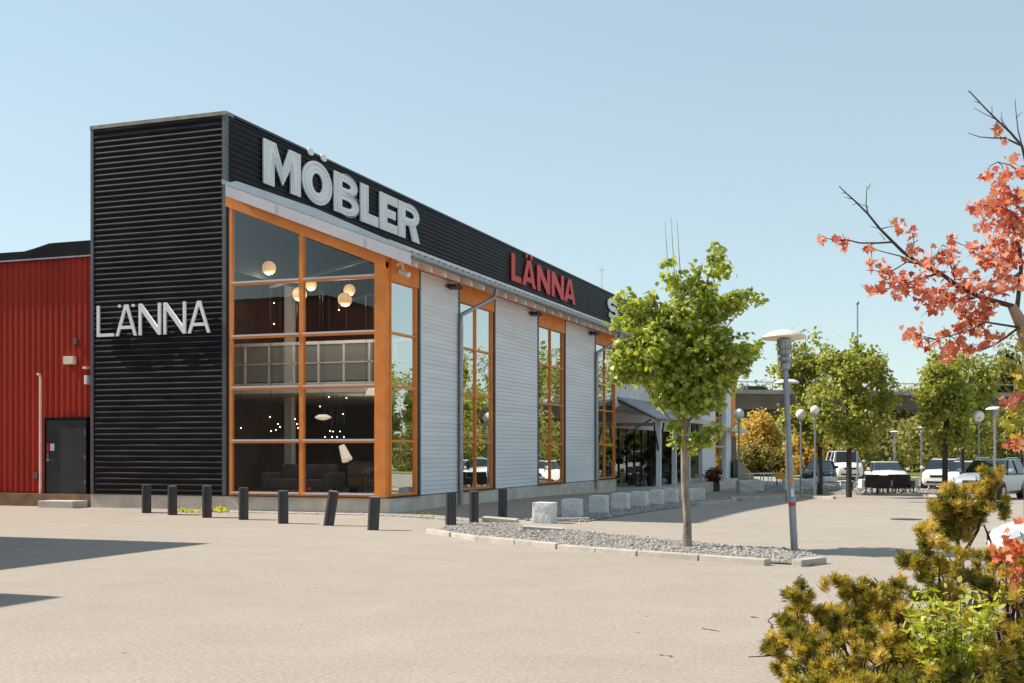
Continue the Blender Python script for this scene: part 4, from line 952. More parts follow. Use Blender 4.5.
for z, m in ((1.16,'tape_o'),(.76,'tape_r')): obj('tape_band', MB().lathe([(.063-.012*(z > 1),z),(.063-.012*(z > 1),z+.065)], n=14), M[m], LP)
obj('sticker', MB().box(-.0, .05, -.07, -.062, .92, 1.05), M['paper'], LP)
tilt(LP, -11.5, 20, HL)
cp_ = [o for o in bpy.data.objects if o.name.startswith('lamp_cap') and o.parent == LP][0]; cp_.rotation_euler = (R(-2), -LP.rotation_euler.y*.8, 0); cp_.location = (0, 0, 3.585)
def globe_lamp(px, pyc, ybase, rpx, label, Z=None):
    p = gnd(px, ybase) if Z is None else gat(px, Z); Z = -p.x*SA+p.y*CA; zc = EYE+(HOR-pyc)*Z/F-p.z; r_ = rpx*Z/F
    t = thing('globe_lamp', label, 'street lamp', p, 0, 'globe lamps')
    obj('pole', MB().tube((0,0,-.1), (0,0,zc-r_*.9), .05, .04, 10), M['postgrey'], t, smooth=True)
    obj('globe', MB().blob((0,0,zc), r_, 3), M['lampwhite'], t, smooth=True)
    obj('collar', MB().lathe([(.08,zc-r_-.1),(.1,zc-r_-.02),(.1,zc-r_*.85),(.05,zc-r_*.8)], n=12), M['postgrey'], t)
globe_lamp(738.8, 414, 480, 5.3, 'white globe lamp beside the end of the store', 56)
globe_lamp(801, 414.5, 487, 5.3, 'white globe lamp between the lamp post and the dark car', 52)
globe_lamp(815, 410, 486, 4.6, 'globe lamp partly hidden by the foliage of the left car park maples', 50)
def mush(px, pytop, wpx, ybase, label, Z=None, cone=True):
    p = gnd(px, ybase) if Z is None else gat(px, Z); Z = -p.x*SA+p.y*CA; zt_ = EYE+(HOR-pytop)*Z/F-p.z; r_ = wpx/2*Z/F
    t = thing('mushroom_lamp', label, 'street lamp', p, 0, 'mushroom lamps')
    obj('pole', MB().tube((0,0,-.1), (0,0,zt_-r_*.5), .055, .045, 10), M['postgrey'], t, smooth=True)
    obj('lamp_head', MB().lathe([(.06,zt_-r_*1.3),(r_*.22,zt_-r_*1.2),(r_*.42,zt_-r_*.35),(.05,zt_-r_*.3)], n=14), M['postgrey'], t, smooth=True)
    obj('lamp_cap', MB().lathe([(.0,zt_-r_*.38),(r_,zt_-r_*.34),(r_*.98,zt_-r_*.24),(r_*.6,zt_-r_*.05),(.0,zt_)], n=24), M['lampwhite'], t, smooth=True)
mush(995, 406.5, 18, 492, 'white mushroom lamp in front of the silver estate car', 42)
mush(787, 379, 24, 487, 'white mushroom lamp behind the near lamp post', 45)
mush(894.5, 430.5, 9, 478, 'small mushroom lamp beyond the white saloon car', 78)
mush(921.5, 426.5, 8, 483, 'small mushroom lamp half hidden left of the slim maple', 66)
mush(985, 440, 7, 470, 'tiny mushroom lamp by the wood, behind the parked cars', 95)
p = gat(978.5, 50); t = thing('round_lamp', 'broken white globe lamp with dark opening against the darker maple', 'street lamp', p)
zc = EYE+(HOR-416.5)*50/F-p.z
obj('pole', MB().tube((0,0,-.1), (0,0,zc-.18), .045, .04, 10), M['postgrey'], t)
go = obj('globe', MB().lathe([(.10,-.17),(.2,-.12),(.245,0),(.22,.12),(.12,.21),(.0,.245)], n=20), M['lampwhite'], t, smooth=True); go.location = (0,0,zc); go.rotation_euler = (R(-72),0,R(15))
obj('lamp_holder', MB().box(-.09,.09,-.05,.05,-.08,.08), M['plastic'], t, loc=(-.04,-.12,zc))
p = gat(857.5, 80); t = thing('flagpole', 'thin bare flagpole rising behind the broad maple', 'flagpole', p)
zt2 = EYE+(HOR-304)*80/F-p.z
obj('pole', MB().tube((0,0,-.2), (0,0,zt2), .07, .05, 8), M['postgrey'], t); obj('finial', MB().blob((0,0,zt2+.06), .13, 2), M['zinc'], t)
# thin antennas on the store roof
t = thing('roof_antenna', 'thin antenna on the store roof above the red letters', 'antenna', (BX+XT1-.3, side_y(607, BX+XT1), HT-.1))
obj('mast', MB().tube((0,0,-.2), (0,0,1.5), .02, .012, 6), M['zinc'], t); obj('crossbar', MB().tube((-.15,0,1.3), (.15,0,1.3), .01, .01, 5), M['zinc'], t)
# ------------------------------------------------------------------ cars
def car(label, paint, loc, heading, L=4.5, W=1.84, H=1.66, hood=1.0, belt=1.02, ws=(.9,.35), rear=(-2.0,-1.75), van=False, rails=False, group='parked cars', frontz=.62):
    t = thing('parked_car', label, 'van' if van else 'car', loc, heading, group); hw = W/2
    st = [(-L/2, .80, .42, belt*.86), (-L/2+.06, .93, .28, belt*.97), (-L/2+.5, 1.0, .24, belt), (-.3, 1.0, .22, belt), (ws[0], .99, .22, hood+.03), (L/2-.75, .97, .23, hood-.04), (L/2-.25, .91, .25, hood-.13), (L/2-.05, .82, .30, frontz+.08), (L/2, .74, .36, frontz)]
    ring = lambda x, k, zb, zt_: [(x,-.0,zb),(x,-.82*hw*k,zb),(x,-hw*k*.98,zb+.14),(x,-hw*k,zb+.5*(zt_-zb)),(x,-hw*k*.965,zt_-.10),(x,-hw*k*.86,zt_-.02),(x,0,zt_+.025)]
    mb = MB(); n = 12
    for i, s in enumerate(st):
        r_ = ring(*s); full = r_+[(x, -y, z) for x, y, z in r_[-2:0:-1]]; mb.v += full
    for i in range(len(st)-1): mb.f += [(i*n+k, i*n+(k+1) % n, (i+1)*n+(k+1) % n, (i+1)*n+k) for k in range(n)]
    mb.f += [tuple(range(n)), tuple(range((len(st)-1)*n, len(st)*n))]
    body = obj('body', mb, paint, t, smooth=True)
    # greenhouse
    zb = belt-.03; zr = H-.05; w0 = hw*.93; w1 = hw*.72
    lo_ = [(ws[0], -w0*.9), (ws[0]-.35, -w0), (rear[0]+.2, -w0), (rear[0], -w0*.9)]
    hi_ = [(ws[1], -w1*.92), (ws[1]-.25, -w1), (rear[1]+.1, -w1), (rear[1], -w1*.92)]
    lo8 = lo_+[(x, -y) for x, y in lo_[::-1]]; hi8 = hi_+[(x, -y) for x, y in hi_[::-1]]
    gm = MB().add([(x, y, zb) for x, y in lo8]+[(x, y, zr) for x, y in hi8], [(k, (k+1) % 8, 8+(k+1) % 8, 8+k) for k in range(8)])
    gh = obj('window', gm, M['carglass'], t)
    cx = (ws[1]+rear[1])/2
    top = [(cx+(x-cx)*.93, y*.9) for x, y in hi8]
    rf = MB().add([(x, y, zr) for x, y in hi8]+[(cx+(x-cx)*1.0, y, zr+.03) for x, y in hi8]+[(x, y, H) for x, y in top], [(k, (k+1) % 8, 8+(k+1) % 8, 8+k) for k in range(8)]+[(8+k, 8+(k+1) % 8, 16+(k+1) % 8, 16+k) for k in range(8)]+[tuple(range(16, 24)), tuple(range(8))[::-1]])
    obj('roof', rf, paint, t, smooth=True)
    pm = M['plastic'] if not van else paint
    for k in (1, 2, 5, 6): obj('pillar', MB().tube((*lo8[k], zb), (*hi8[k], zr), .045, .04, 6), pm, t)
    for s in (-1, 1):
        mx_ = .5*(ws[0]+rear[0])-.1; obj('pillar', MB().tube((mx_, s*w0*1.0, zb), (mx_+.02, s*w1*1.0, zr), .04, .035, 6), pm, t)
    # seats and dash inside so that the cabin is not hollow
    obj('seat', MB().box(-.6, .35, -hw*.7, hw*.7, .5, belt+.1).box(-.62, -.42, -hw*.65, -hw*.15, belt+.1, belt+.38).box(-.62, -.42, hw*.15, hw*.65, belt+.1, belt+.38), M['plastic'], t)
    if rails:
        for s in (-1, 1): obj('roof_rail', MB().path([(ws[1]-.2, s*w1*.88, H-.03),(ws[1]-.3, s*w1*.88, H+.05),(rear[1]+.3, s*w1*.88, H+.05),(rear[1]+.2, s*w1*.88, H-.03)], [.02]*4, 6), M['chrome'], t)
    for sx in (L/2-.88, -L/2+.82):
        for s in (-1, 1):
            obj('wheel_arch', MB().tube((sx, s*(hw-.25), .36), (sx, s*(hw+.004), .36), .41, .41, 20), M['plastic'], t)
            wh = obj('wheel', MB().tube((sx, s*(hw-.2), .33), (sx, s*(hw+.02), .33), .335, .325, 20), M['tyre'], t)
            obj('rim', MB().tube((sx, s*(hw+.0), .33), (sx, s*(hw+.03), .33), .23, .2, 10), M['rim'], wh)
    fz = frontz; xf = L/2
    obj('grille', MB().box(xf-.08, xf+.012, -hw*.42, hw*.42, fz-.06, fz+.07), M['plastic'], t, bevel=.02)
    obj('bumper_intake', MB().box(xf-.1, xf+.01, -hw*.62, hw*.62, .38, .5), M['plastic'], t, bevel=.02)
    for s in (-1, 1):
        obj('headlight', MB().add([(xf-.02, s*hw*.44, fz-.03), (xf-.12, s*hw*.80, fz-.0), (xf-.36, s*hw*.93, fz+.10), (xf-.34, s*hw*.90, fz+.19), (xf-.14, s*hw*.76, fz+.13), (xf-.02, s*hw*.44, fz+.09), (xf-.3, s*hw*.5, fz+.03)], [(0,1,2,3,4,5), (0,6,1), (1,6,2), (2,6,3), (3,6,4), (4,6,5), (5,6,0)]), M['lens'], t)
        mi = obj('mirror', MB().box(ws[0]-.35, ws[0]-.18, s*(hw+.02)-.0 if s > 0 else -(hw+.2), (hw+.2) if s > 0 else -(hw+.02), belt+.02, belt+.18), paint, t, bevel=.04)
        obj('taillight', MB().box(-xf-.0, -xf+.12, s*hw*.72-.12, s*hw*.72+.12, belt-.25, belt-.08), M['redplastic'], t, bevel=.02)
    obj('number_plate', MB().box(xf-.05, xf+.022, -.26, .26, .48, .58), M['plate'], t)
    return t
FWD = YAW+math.pi/2            # heading straight away from the camera
TOW = FWD+math.pi              # heading towards it
SUV = dict(L=4.5, W=1.84, H=1.64, hood=1.06, belt=1.08, ws=(1.0,.25), rear=(-2.1,-1.85), rails=True, frontz=.74)
car('silver estate car with roof rails beside the mushroom lamp', M['carsilver'], gat(991,49), TOW-R(40), **SUV)
car('white saloon car behind the dark wicker chairs', M['carwhite'], gat(886,66), TOW+R(3)-R(12), L=4.8, W=1.88, H=1.47, hood=.98, belt=.98, ws=(1.05,.2), rear=(-1.9,-1.2), frontz=.66)
car('white delivery van parked behind the broad maple trunk', M['carwhite'], gat(844,84), TOW-R(6), L=5.0, W=2.0, H=2.05, hood=1.22, belt=1.25, ws=(1.65,.95), rear=(-2.4,-2.3), van=True, frontz=.84)
car('dark blue hatchback parked left of the white van', M['carblue'], gat(820,72), TOW-R(18), L=4.3, W=1.8, H=1.48, hood=.98, belt=1.0, ws=(.95,.2), rear=(-2.0,-1.55), frontz=.66)
car('white car left of the two behind the slim maple trunk', M['carwhite'], gat(944,64), TOW-R(28), **SUV)
car('white car between the maple trunks, nearest to the silver estate', M['carwhite'], gat(967,61), TOW-R(28), L=4.4, W=1.8, H=1.55, hood=1.0, belt=1.02, ws=(.95,.2), rear=(-2.0,-1.7), frontz=.68)
wc = gat(1190, 13.9); car('white car right behind the pine shrub at the right edge', M['carwhite'], wc, FWD+R(68), L=4.4, W=1.8, H=1.42, hood=.90, belt=.95, ws=(.7,.0), rear=(-2.0,-1.5), frontz=.6)
bc = car('grey car driving over the bridge', M['carblue'], (0,0,0), 0, L=4.4, W=1.8, H=1.5, hood=.98, belt=1.0, ws=(.95,.25), rear=(-2.0,-1.6), group='cars on the bridge')
q = at(759, 391, 111.5); e = (B_-A_).normalized(); bc.location = (q.x, q.y, zt-.99); bc.rotation_euler = (0,0,math.atan2(e.y, e.x)); bc['group'] = 'cars on the bridge'
# ------------------------------------------------------------------ garden furniture by the far kerb
ch = thing('wicker_chair', 'x', 'chair', (0,0,0), 0, 'dark wicker chairs')
obj('seat', MB().box(-.32,.32,-.32,.30,.30,.42), M['rattan'], ch, bevel=.03); obj('backrest', MB().prism([(.26,.42),(.34,.42),(.44,.95),(.36,.95)], -.34, .34, lambda u,v,q_: (q_,u,v)), M['rattan'], ch)
for s in (-1, 1):
    obj('armrest', MB().box(s*.33-.04, s*.33+.04, -.32, .3, .34, .64), M['rattan'], ch, bevel=.02)
    for y in (-.27, .25): obj('leg', MB().box(s*.29-.025, s*.29+.025, y-.025, y+.025, 0, .3), M['rattan'], ch)
CH = [(872,494,2.9,'left wicker chair in front of the white saloon car'),(880,495,3.3,'nearest wicker chair, turned with its back to the camera'),(888,493.5,3.6,'middle wicker chair of the dark set by the kerb'),(899,494,3.0,'wicker chair just right of the middle one'),(906,493.5,2.5,'rightmost wicker chair, against the pale block')]
for i, (px, py, a, lab) in enumerate(CH):
    o = ch if i == 0 else dup(ch, (0,0,0)); o.location = gnd(px, py)+Vector((0,0,.03)); o.rotation_euler = (0,0,YAW+a+math.pi*0); o['label'] = lab; o.scale = (.95,)*3
def table(px, py, s, label, m='rattan', h=.72, n4=True):
    t = thing('cafe_table', label, 'table', gnd(px, py)+Vector((0,0,.03)), YAW)
    obj('tabletop', MB().box(-s, s, -s*.7, s*.7, h-.04, h), M[m], t, bevel=.01)
    for sx in (-1, 1):
        for sy in (-1, 1): obj('leg', MB().box(sx*s*.85-.025, sx*s*.85+.025, sy*s*.58-.025, sy*s*.58+.025, 0, h-.04), M[m], t)
    return t
table(893, 489.5, .5, 'low dark table among the wicker chairs', h=.6)
table(759, 486, .75, 'white garden table in front of the golden shrub', 'white'); table(772, 485.5, .7, 'white garden table left of the amber sign', 'white')
t = thing('bench', 'slim dark metal bench frame before the low granite blocks', 'bench', gnd(834, 491.5)+Vector((0,0,.03)), YAW+R(4))
bs = MB()
for y in (-.16, -.05, .06, .17): bs.box(-1.0, 1.0, y-.04, y+.04, .43, .47)
obj('seat', bs, M['rattan'], t)
for s in (-1, 1):
    for y in (-.17, .17): obj('leg', MB().box(s*.9-.025, s*.9+.025, y-.025, y+.025, 0, .43), M['rattan'], t)
t = thing('amber_sign', 'small amber notice board leaning behind the lamp post', 'sign', gnd(783, 487), YAW)
obj('board', MB().box(-.42, .42, -.03, .03, .45, .8), M['amber'], t); 
for s in (-1, 1): obj('leg', MB().box(s*.35-.03, s*.35+.03, -.03, .03, 0, .45), M['dgrey'], t)
# planters, topiary and cafe furniture under the canopy
def potted(y, x, h, label, rust=False):
    t = thing('potted_tree', label, 'potted plant', (BX+x, BY+y, .09))
    obj('pot', MB().lathe([(.0,0),(.17,0),(.24,.42),(.25,.46),(.21,.46),(.20,.40),(.0,.40)], n=16), M['terracotta' if rust else 'dgrey'], t, smooth=True)
    pts = [(0,0,.4), (.08,.05,h*.45), (-.08,-.03,h*.7), (.02,0,h)]; st = MB().path(pts, [.035,.03,.025,.015], 6); bl = []
    for k, (dx, dy, zz, r_) in enumerate(((.35,.1,.55,.2),(-.35,.15,.68,.2),(.25,-.3,.8,.18),(-.2,-.1,.9,.18),(0,0,1,.24))):
        q_ = (dx, dy, h*zz); st.path([(0,0,h*zz-.2), q_], [.02,.01], 5); bl.append((q_, r_))
    obj('stem', st, M['darkbark'], t)
    P, Nn = crown_pts(bl, 60, 12, .07, flat=.5); leaves('foliage', P, Nn, RNG.uniform(.7,1.2,len(P))*.09, SIMPLE, M['dkgreen'], t)
potted(23.5, -.5, 2.0, 'cloud pruned potted tree at the near canopy post'); potted(25.0, .9, 1.5, 'broad dark potted shrub behind the second granite block'); potted(28.2, 1.1, 1.6, 'broad dark potted shrub beside the middle canopy column'); potted(26.2, -.3, 2.2, 'cloud pruned potted tree between the canopy posts'); potted(29.2, .0, 2.1, 'cloud pruned potted tree left of the maple trunk'); potted(32.6, .7, 1.7, 'small cloud pruned potted tree behind the maple trunk')
for px, py, lab in ((713,491,'rusty planter with brown shrub at the end of the block row'),):
    p = gnd(px, py); t = thing('planter', lab, 'planter', p, YAW)
    obj('box', MB().box(-.3,.3,-.3,.3,0,.42), M['dgrey'], t, bevel=.02)
    P, Nn = crown_pts([((0,0,.75),.42),((.2,.1,.95),.25)], 90, 12, .08); leaves('foliage', P, Nn, RNG.uniform(.7,1.2,len(P))*.1, SIMPLE, leafmat('copper_leaf', [(.10,.03,.02),(.17,.06,.035)], .2), t)
cc = thing('cafe_chair', 'x', 'chair', (0,0,0), 0, 'dark chairs under the canopy')
obj('seat', MB().box(-.21,.21,-.21,.21,.43,.46), M['plastic'], cc); obj('backrest', MB().box(-.21,.21,.19,.22,.6,.88), M['plastic'], cc)
for sx in (-1, 1):
    for sy in (-1, 1): obj('leg', MB().tube((sx*.19, sy*.19, 0), (sx*.18, sy*.18, .43 if sy < 0 else .88), .014, .014, 6), M['plastic'], cc)
CC = [(23.3,.5,.4,'dark cafe chair nearest the drainpipe'),(24.5,1.0,2.6,'dark cafe chair beside the near canopy table'),(25.7,.3,1.2,'dark cafe chair between the two canopy tables'),(27.0,1.0,3.6,'dark cafe chair behind the fourth granite block'),(28.5,.4,.2,'dark cafe chair left of the maple trunk'),(29.9,.9,2.0,'dark cafe chair furthest along the canopy')]
for i, (y, x, a, lab) in enumerate(CC):
    o = cc if i == 0 else dup(cc, (0,0,0)); o.location = (BX+x, BY+y, .09); o.rotation_euler = (0,0,a); o['label'] = lab
for y, lab in ((24.0,'dark cafe table nearest the drainpipe under the canopy edge'),(27.0,'dark cafe table in the middle of the canopy front'),(30.0,'dark cafe table left of the maple trunk')):
    t = thing('cafe_table', lab, 'table', (BX+.55, BY+y+.3, .09)); obj('tabletop', MB().lathe([(0,.70),(.42,.70),(.43,.73),(0,.735)], n=20), M['plastic'], t); obj('pedestal', MB().lathe([(.25,0),(.24,.02),(.035,.05),(.03,.7)], n=10), M['plastic'], t)
# ------------------------------------------------------------------ weeds at the wall foot
def weeds(px, py, n, h, label, flower=False):
    p = gnd(px, py); t = thing('weed_clump', label, 'weeds', p); P, A, S = [], [], []
    for _ in range(n):
        a = random.uniform(0, 6.3); o = np.array([random.gauss(0,.16), random.gauss(0,.06), 0]); d = np.array([math.cos(a)*.7, math.sin(a)*.7, random.uniform(.4,1.2)]); s = random.uniform(.6,1)*h
        P.append(o+d/np.linalg.norm(d)*s*.5); A.append(d); S.append(s)
    A = np.array(A); leaves('foliage', np.array(P), np.cross(A, RNG.normal(size=A.shape)), np.array(S), OVAL, M['lime'], t, axis=A)
    if flower:
        fl = MB()
        for k in range(flower): fl.blob((random.gauss(0,.14), random.gauss(0,.05), h*random.uniform(.7,1.3)), .035, 1, (1,1,.6))
        obj('flower', fl, M['amber'], t)
for a in ((216,512,26,.22,'dandelions with yellow flowers beside the third bollard',4),(184,512,22,.16,'low yellow weeds between the second and third bollard',3),(195,513,16,.14,'small weeds along the tower foundation',1),(12,503,30,.3,'dry weeds at the foot of the red wall',0),(426,514,16,.14,'small weed at the foundation right of the corner post',0)):
    weeds(*a)
t = thing('dry_plant', 'dry brown stalks standing against the red wall', 'weeds', gnd(14,504)); P = np.array([[random.gauss(0,.12), random.gauss(0,.05), random.uniform(.15,.85)] for _ in range(60)])
leaves('foliage', P, RNG.normal(size=P.shape), RNG.uniform(.07,.16,60), OVAL, M['gold'], t); st = MB()
for k in range(6): st.path([(0,0,0), (random.gauss(0,.12), random.gauss(0,.05), random.uniform(.5,.85))], [.008,.004], 4)
obj('stem', st, M['twig'], t)
# ------------------------------------------------------------------ foreground planting at the right
bed = [gat(770,5.2), gat(770,7.5), gat(830,8.6), gat(930,10.6), gat(1010,11.4), gat(1400,11.4), gat(1400,4.5), gat(900,4.5)]
drape('planting_bed', bed, M['soil'], .01)
def pine(label, base, cx, shoots, stems):
    T = thing('mountain_pine', label, 'shrub', base); b0 = np.array(base)
    V = []; buds = []
    for p, d, ln, nn in shoots:
        p = np.array(p)-b0; d = np.array(d)/np.linalg.norm(d)
        s = RNG.uniform(.0, 1, nn); a = sph(nn); a -= d*np.sum(a*d, axis=1, keepdims=True); a /= np.linalg.norm(a, axis=1, keepdims=True)
        s = s**.7; nd = a+d*(.1+.9*s[:, None])*RNG.uniform(.3,1.3,(nn,1)); nd /= np.linalg.norm(nd, axis=1, keepdims=True)
        b_ = p+d*(s*ln*.75)[:, None]; L = RNG.uniform(.038,.06,nn)[:, None]
        sd = np.cross(nd, sph(nn)); sd /= np.linalg.norm(sd, axis=1, keepdims=True); wd = .0027
        V.append(np.stack([b_-sd*wd, b_+sd*wd, b_+nd*L+sd*wd*.5, b_+nd*L-sd*wd*.5], 1))
        if random.random() < .12:
            q_ = p+d*ln; buds.append((q_, q_+d*random.uniform(.03,.06)))
    fo_ = np_mesh('foliage', np.concatenate(V), 4, M['needle'], T)
    tn = np.concatenate([np.clip(random.betavariate(1.2, 1.55)+RNG.normal(size=len(v))*.16, 0, 1) for v in V]).astype(np.float32)
    at_ = fo_.data.attributes.new('tone', 'FLOAT', 'FACE')
    if len(at_.data) == len(tn): at_.data.foreach_set('value', tn)
    st = MB()
    for pts, r0, r1 in stems: st.path([np.array(q_)-b0 for q_ in pts], list(np.linspace(r0, r1, len(pts))), 6)
    for q_, e_ in buds: st.tube(q_, e_, .005, .003, 5)
    obj('stem', st, M['darkbark'], T); return T
random.seed(5)
prof_x = [762,775,800,830,850,880,905,930,960,1000,1040,1120]
prof_t = [648,630,592,612,600,588,566,556,548,545,540,540]
shoots, stems = [], []
pb = gat(950, 7.4)
anch = [gat(860,7.2), gat(910,7.4), gat(950,7.8), gat(1000,7.6), gat(1050,7.6)]
for i in range(560):
    px = random.uniform(790, 1110); top = np.interp(px, prof_x, prof_t); t_ = random.random()**1.25
    py = top+8+(690-top)*t_; Z = 8.4-1.7*((py-top)/(690-top))+random.uniform(-.55,.55)
    p = at(px, py, Z)
    if p.z < .06: continue
    d = Vector((random.gauss(0,.55), random.gauss(0,.55), random.uniform(.5,1.4)))
    shoots.append((p[:], d[:], random.uniform(.06,.10), 170))
    if i % 3 == 0:
        a = min(anch, key=lambda q_: (q_-p).length); stems.append(([a, a.lerp(p, .5)+Vector((random.gauss(0,.06), random.gauss(0,.06), -.05)), p], .018, .005))
# branches that stand clear of the mass on the left and top
def spray(pts, n, r_, Z):
    for k in range(n):
        px = pts[0]+random.gauss(0, r_); py = pts[1]+random.gauss(0, r_*.8); p = at(px, py, Z+random.uniform(-.15,.15))
        shoots.append((p[:], (random.gauss(0,.5), random.gauss(0,.5), 1), random.uniform(.06,.10), 170))
for c, n, r_ in (((775,652),7,5),((800,606),12,8),((796,634),14,10),((842,590),5,3),((852,598),7,6),((863,592),4,3),((812,640),14,10),((845,622),14,11),((872,612),8,8),((880,606),4,4),((930,548),10,8),((921,565),9,7),((790,672),10,9),((908,566),6,5)):
    spray(c, n, r_, 7.6)
stems += [([at(835,668,7.5), at(812,650,7.6), at(800,640,7.6), at(797,612,7.6)], .014, .005), ([at(840,672,7.4), at(800,662,7.5), at(783,655,7.6), at(748,657,7.6)], .012, .003), ([at(870,650,7.5), at(860,620,7.6), at(853,595,7.6)], .012, .005)]
pine('wide low mountain pine with golden green needles at the lower right', pb, 0, shoots, stems)
shoots, stems = [], []
for c, n, r_ in (((958,512),16,7),((945,523),16,8),((951,496),9,5),((972,520),12,7),((985,500),8,5),((990,488),8,4),((986,512),8,5),((962,535),14,8),((948,540),12,8),((975,498),6,5),((1003,515),5,5),((940,510),8,5),((995,478),5,3)):
    spray(c, n, r_, 9.2)
stems = [([gat(962,9.2), at(960,560,9.2), at(955,520,9.2), at(950,495,9.2)], .025, .006), ([at(960,560,9.2), at(978,530,9.2), at(988,490,9.2)], .018, .005), ([at(1000,570,9.1), at(992,545,9.2), at(984,525,9.2)], .014, .006)]
pine('upright dark pine tuft rising above the low pine', gat(962,9.2), 0, shoots, stems)
# lime green leafy shrub grown through the pine
Z = 6.75; base = gat(955, Z); random.seed(31); T = thing('leafy_shrub', 'bright lime leafed shrub growing through the low pine', 'shrub', base)
tips = [(917,596),(935,602),(925,622),(940,640),(955,618),(968,600),(930,660),(950,655),(965,640),(980,625),(990,605),(938,675),(920,610),(975,655),(945,588),(985,595),(958,672),(928,640),(905,612),(960,585),(975,590),(1000,600),(1005,592),(912,640),(945,645),(970,668),(985,645),(925,590)]
P, A = [], []; st = MB()
for px, py in tips:
    tip = at(px, py-2, Z+random.uniform(-.25,.1)); root = base+Vector((random.gauss(0,.08), random.gauss(0,.08), 0)); mid = root.lerp(tip, .6)+Vector((random.gauss(0,.03), 0, .03))
    st.path([root-base, root.lerp(tip, .35)-base+Vector((random.gauss(0,.05), random.gauss(0,.05), 0)), mid-base, tip-base], [.005,.004,.003,.0015], 5)
    for k in range(44):
        s = random.uniform(-.4,1); c = mid.lerp(tip, s)+Vector((random.gauss(0,.02), random.gauss(0,.03), random.gauss(0,.015))); a = Vector((random.gauss(0,1), random.gauss(0,1), random.gauss(.25,.5))).normalized()
        P.append((c-base+a*.026)[:]); A.append(a[:])
obj('stem', st, M['twig'], T); P = np.array(P); A = np.array(A)
nn = np.cross(np.cross(A, np.array([0,0,1.])), A)+RNG.normal(size=A.shape)*.4
leaves('foliage', P, nn, RNG.uniform(.042,.07,len(P)), OVAL, M['lime'], T, axis=A)
# red-leaved maple leaning in from the right
ZR = 9.0; random.seed(9)
def rp(px, py, d=0): return at(px, py, ZR+d)
base = gat(1037, ZR); T = thing('red_maple', 'red leafed maple reaching in from the right edge', 'tree', base)
tk = MB().path([base-base, rp(1035,500)-base, rp(1034,420)-base, rp(1031,355)-base, rp(1022,325)-base, rp(1012,306)-base], [.09,.08,.07,.06,.05,.035], 9)
obj('trunk', tk, M['twigpale'], T, smooth=True)
BRS = [([(1021,322),(1012,306),(990,300),(978,296),(958,286),(940,273),(920,264),(903,252),(893,242),(880,229),(868,214),(856,202),(846,193),(839,186)], .024, .003),
 ([(893,242),(878,243),(860,243),(848,240),(838,240),(821,238)], .008, .003), ([(868,214),(866,204),(867,186)], .006, .002), ([(868,207),(858,203)], .004, .002), ([(912,262),(900,256),(880,251),(870,247)], .007, .002),
 ([(1016,315),(1018,300),(1021,270),(1020,250),(1012,225),(1005,205),(1000,190)], .02, .005), ([(1020,250),(1008,254),(1000,252)], .008, .003),
 ([(1026,340),(1031,300),(1034,240),(1032,190),(1022,146),(1010,132),(997,120),(985,108),(972,94),(968,91)], .016, .0025), ([(1022,146),(1005,138),(992,138),(980,137),(968,133)], .008, .002), ([(1022,146),(1018,130),(1016,112),(1015,99)], .006, .002), ([(1016,118),(1022,112)], .004, .002), ([(1010,132),(1000,118)], .004, .002), ([(997,120),(985,114),(974,108)], .004, .002), ([(992,115),(992,106)], .003, .002),
 ([(1032,190),(1020,172),(1010,165),(998,162)], .010, .003), ([(1034,240),(1022,225),(1012,212),(1000,206),(980,205)], .012, .003),
 ([(1025,330),(1018,328),(1005,338),(994,345),(982,350),(972,350)], .012, .003), ([(1022,328),(1010,326),(985,322),(970,330),(950,336),(935,339)], .010, .003), ([(975,298),(962,300),(950,297),(935,291)], .008, .003),
 ([(940,273),(925,277),(905,284),(890,288),(872,291)], .010, .003), ([(920,264),(907,262),(890,272),(866,270)], .007, .002), ([(905,252),(912,244),(918,240)], .004, .002), ([(955,280),(950,262),(952,240)], .006, .002), ([(930,268),(938,252),(942,245)], .005, .002)]
br = MB()
for pts, r0, r1 in BRS:
    dd = random.uniform(-.3,.3); n = len(pts)
    br.path([rp(*p, d=dd*k/(n-1))-base for k, p in enumerate(pts)], list(np.linspace(r0, r1, n)), 6)
for x, y, dx, dy in ((846,193,-5,0),(852,199,-8,-2),(880,229,-10,-3),(905,254,5,-18),(868,189,3,-6),(980,103,-6,-2),(1003,125,-2,-14),(972,94,-3,-4),(885,240,-6,-8),(930,268,2,-20),(858,203,-6,2),(912,262,2,-26)):
    br.path([rp(x, y)-base, rp(x+dx, y+dy)-base], [.004,.0015], 4)
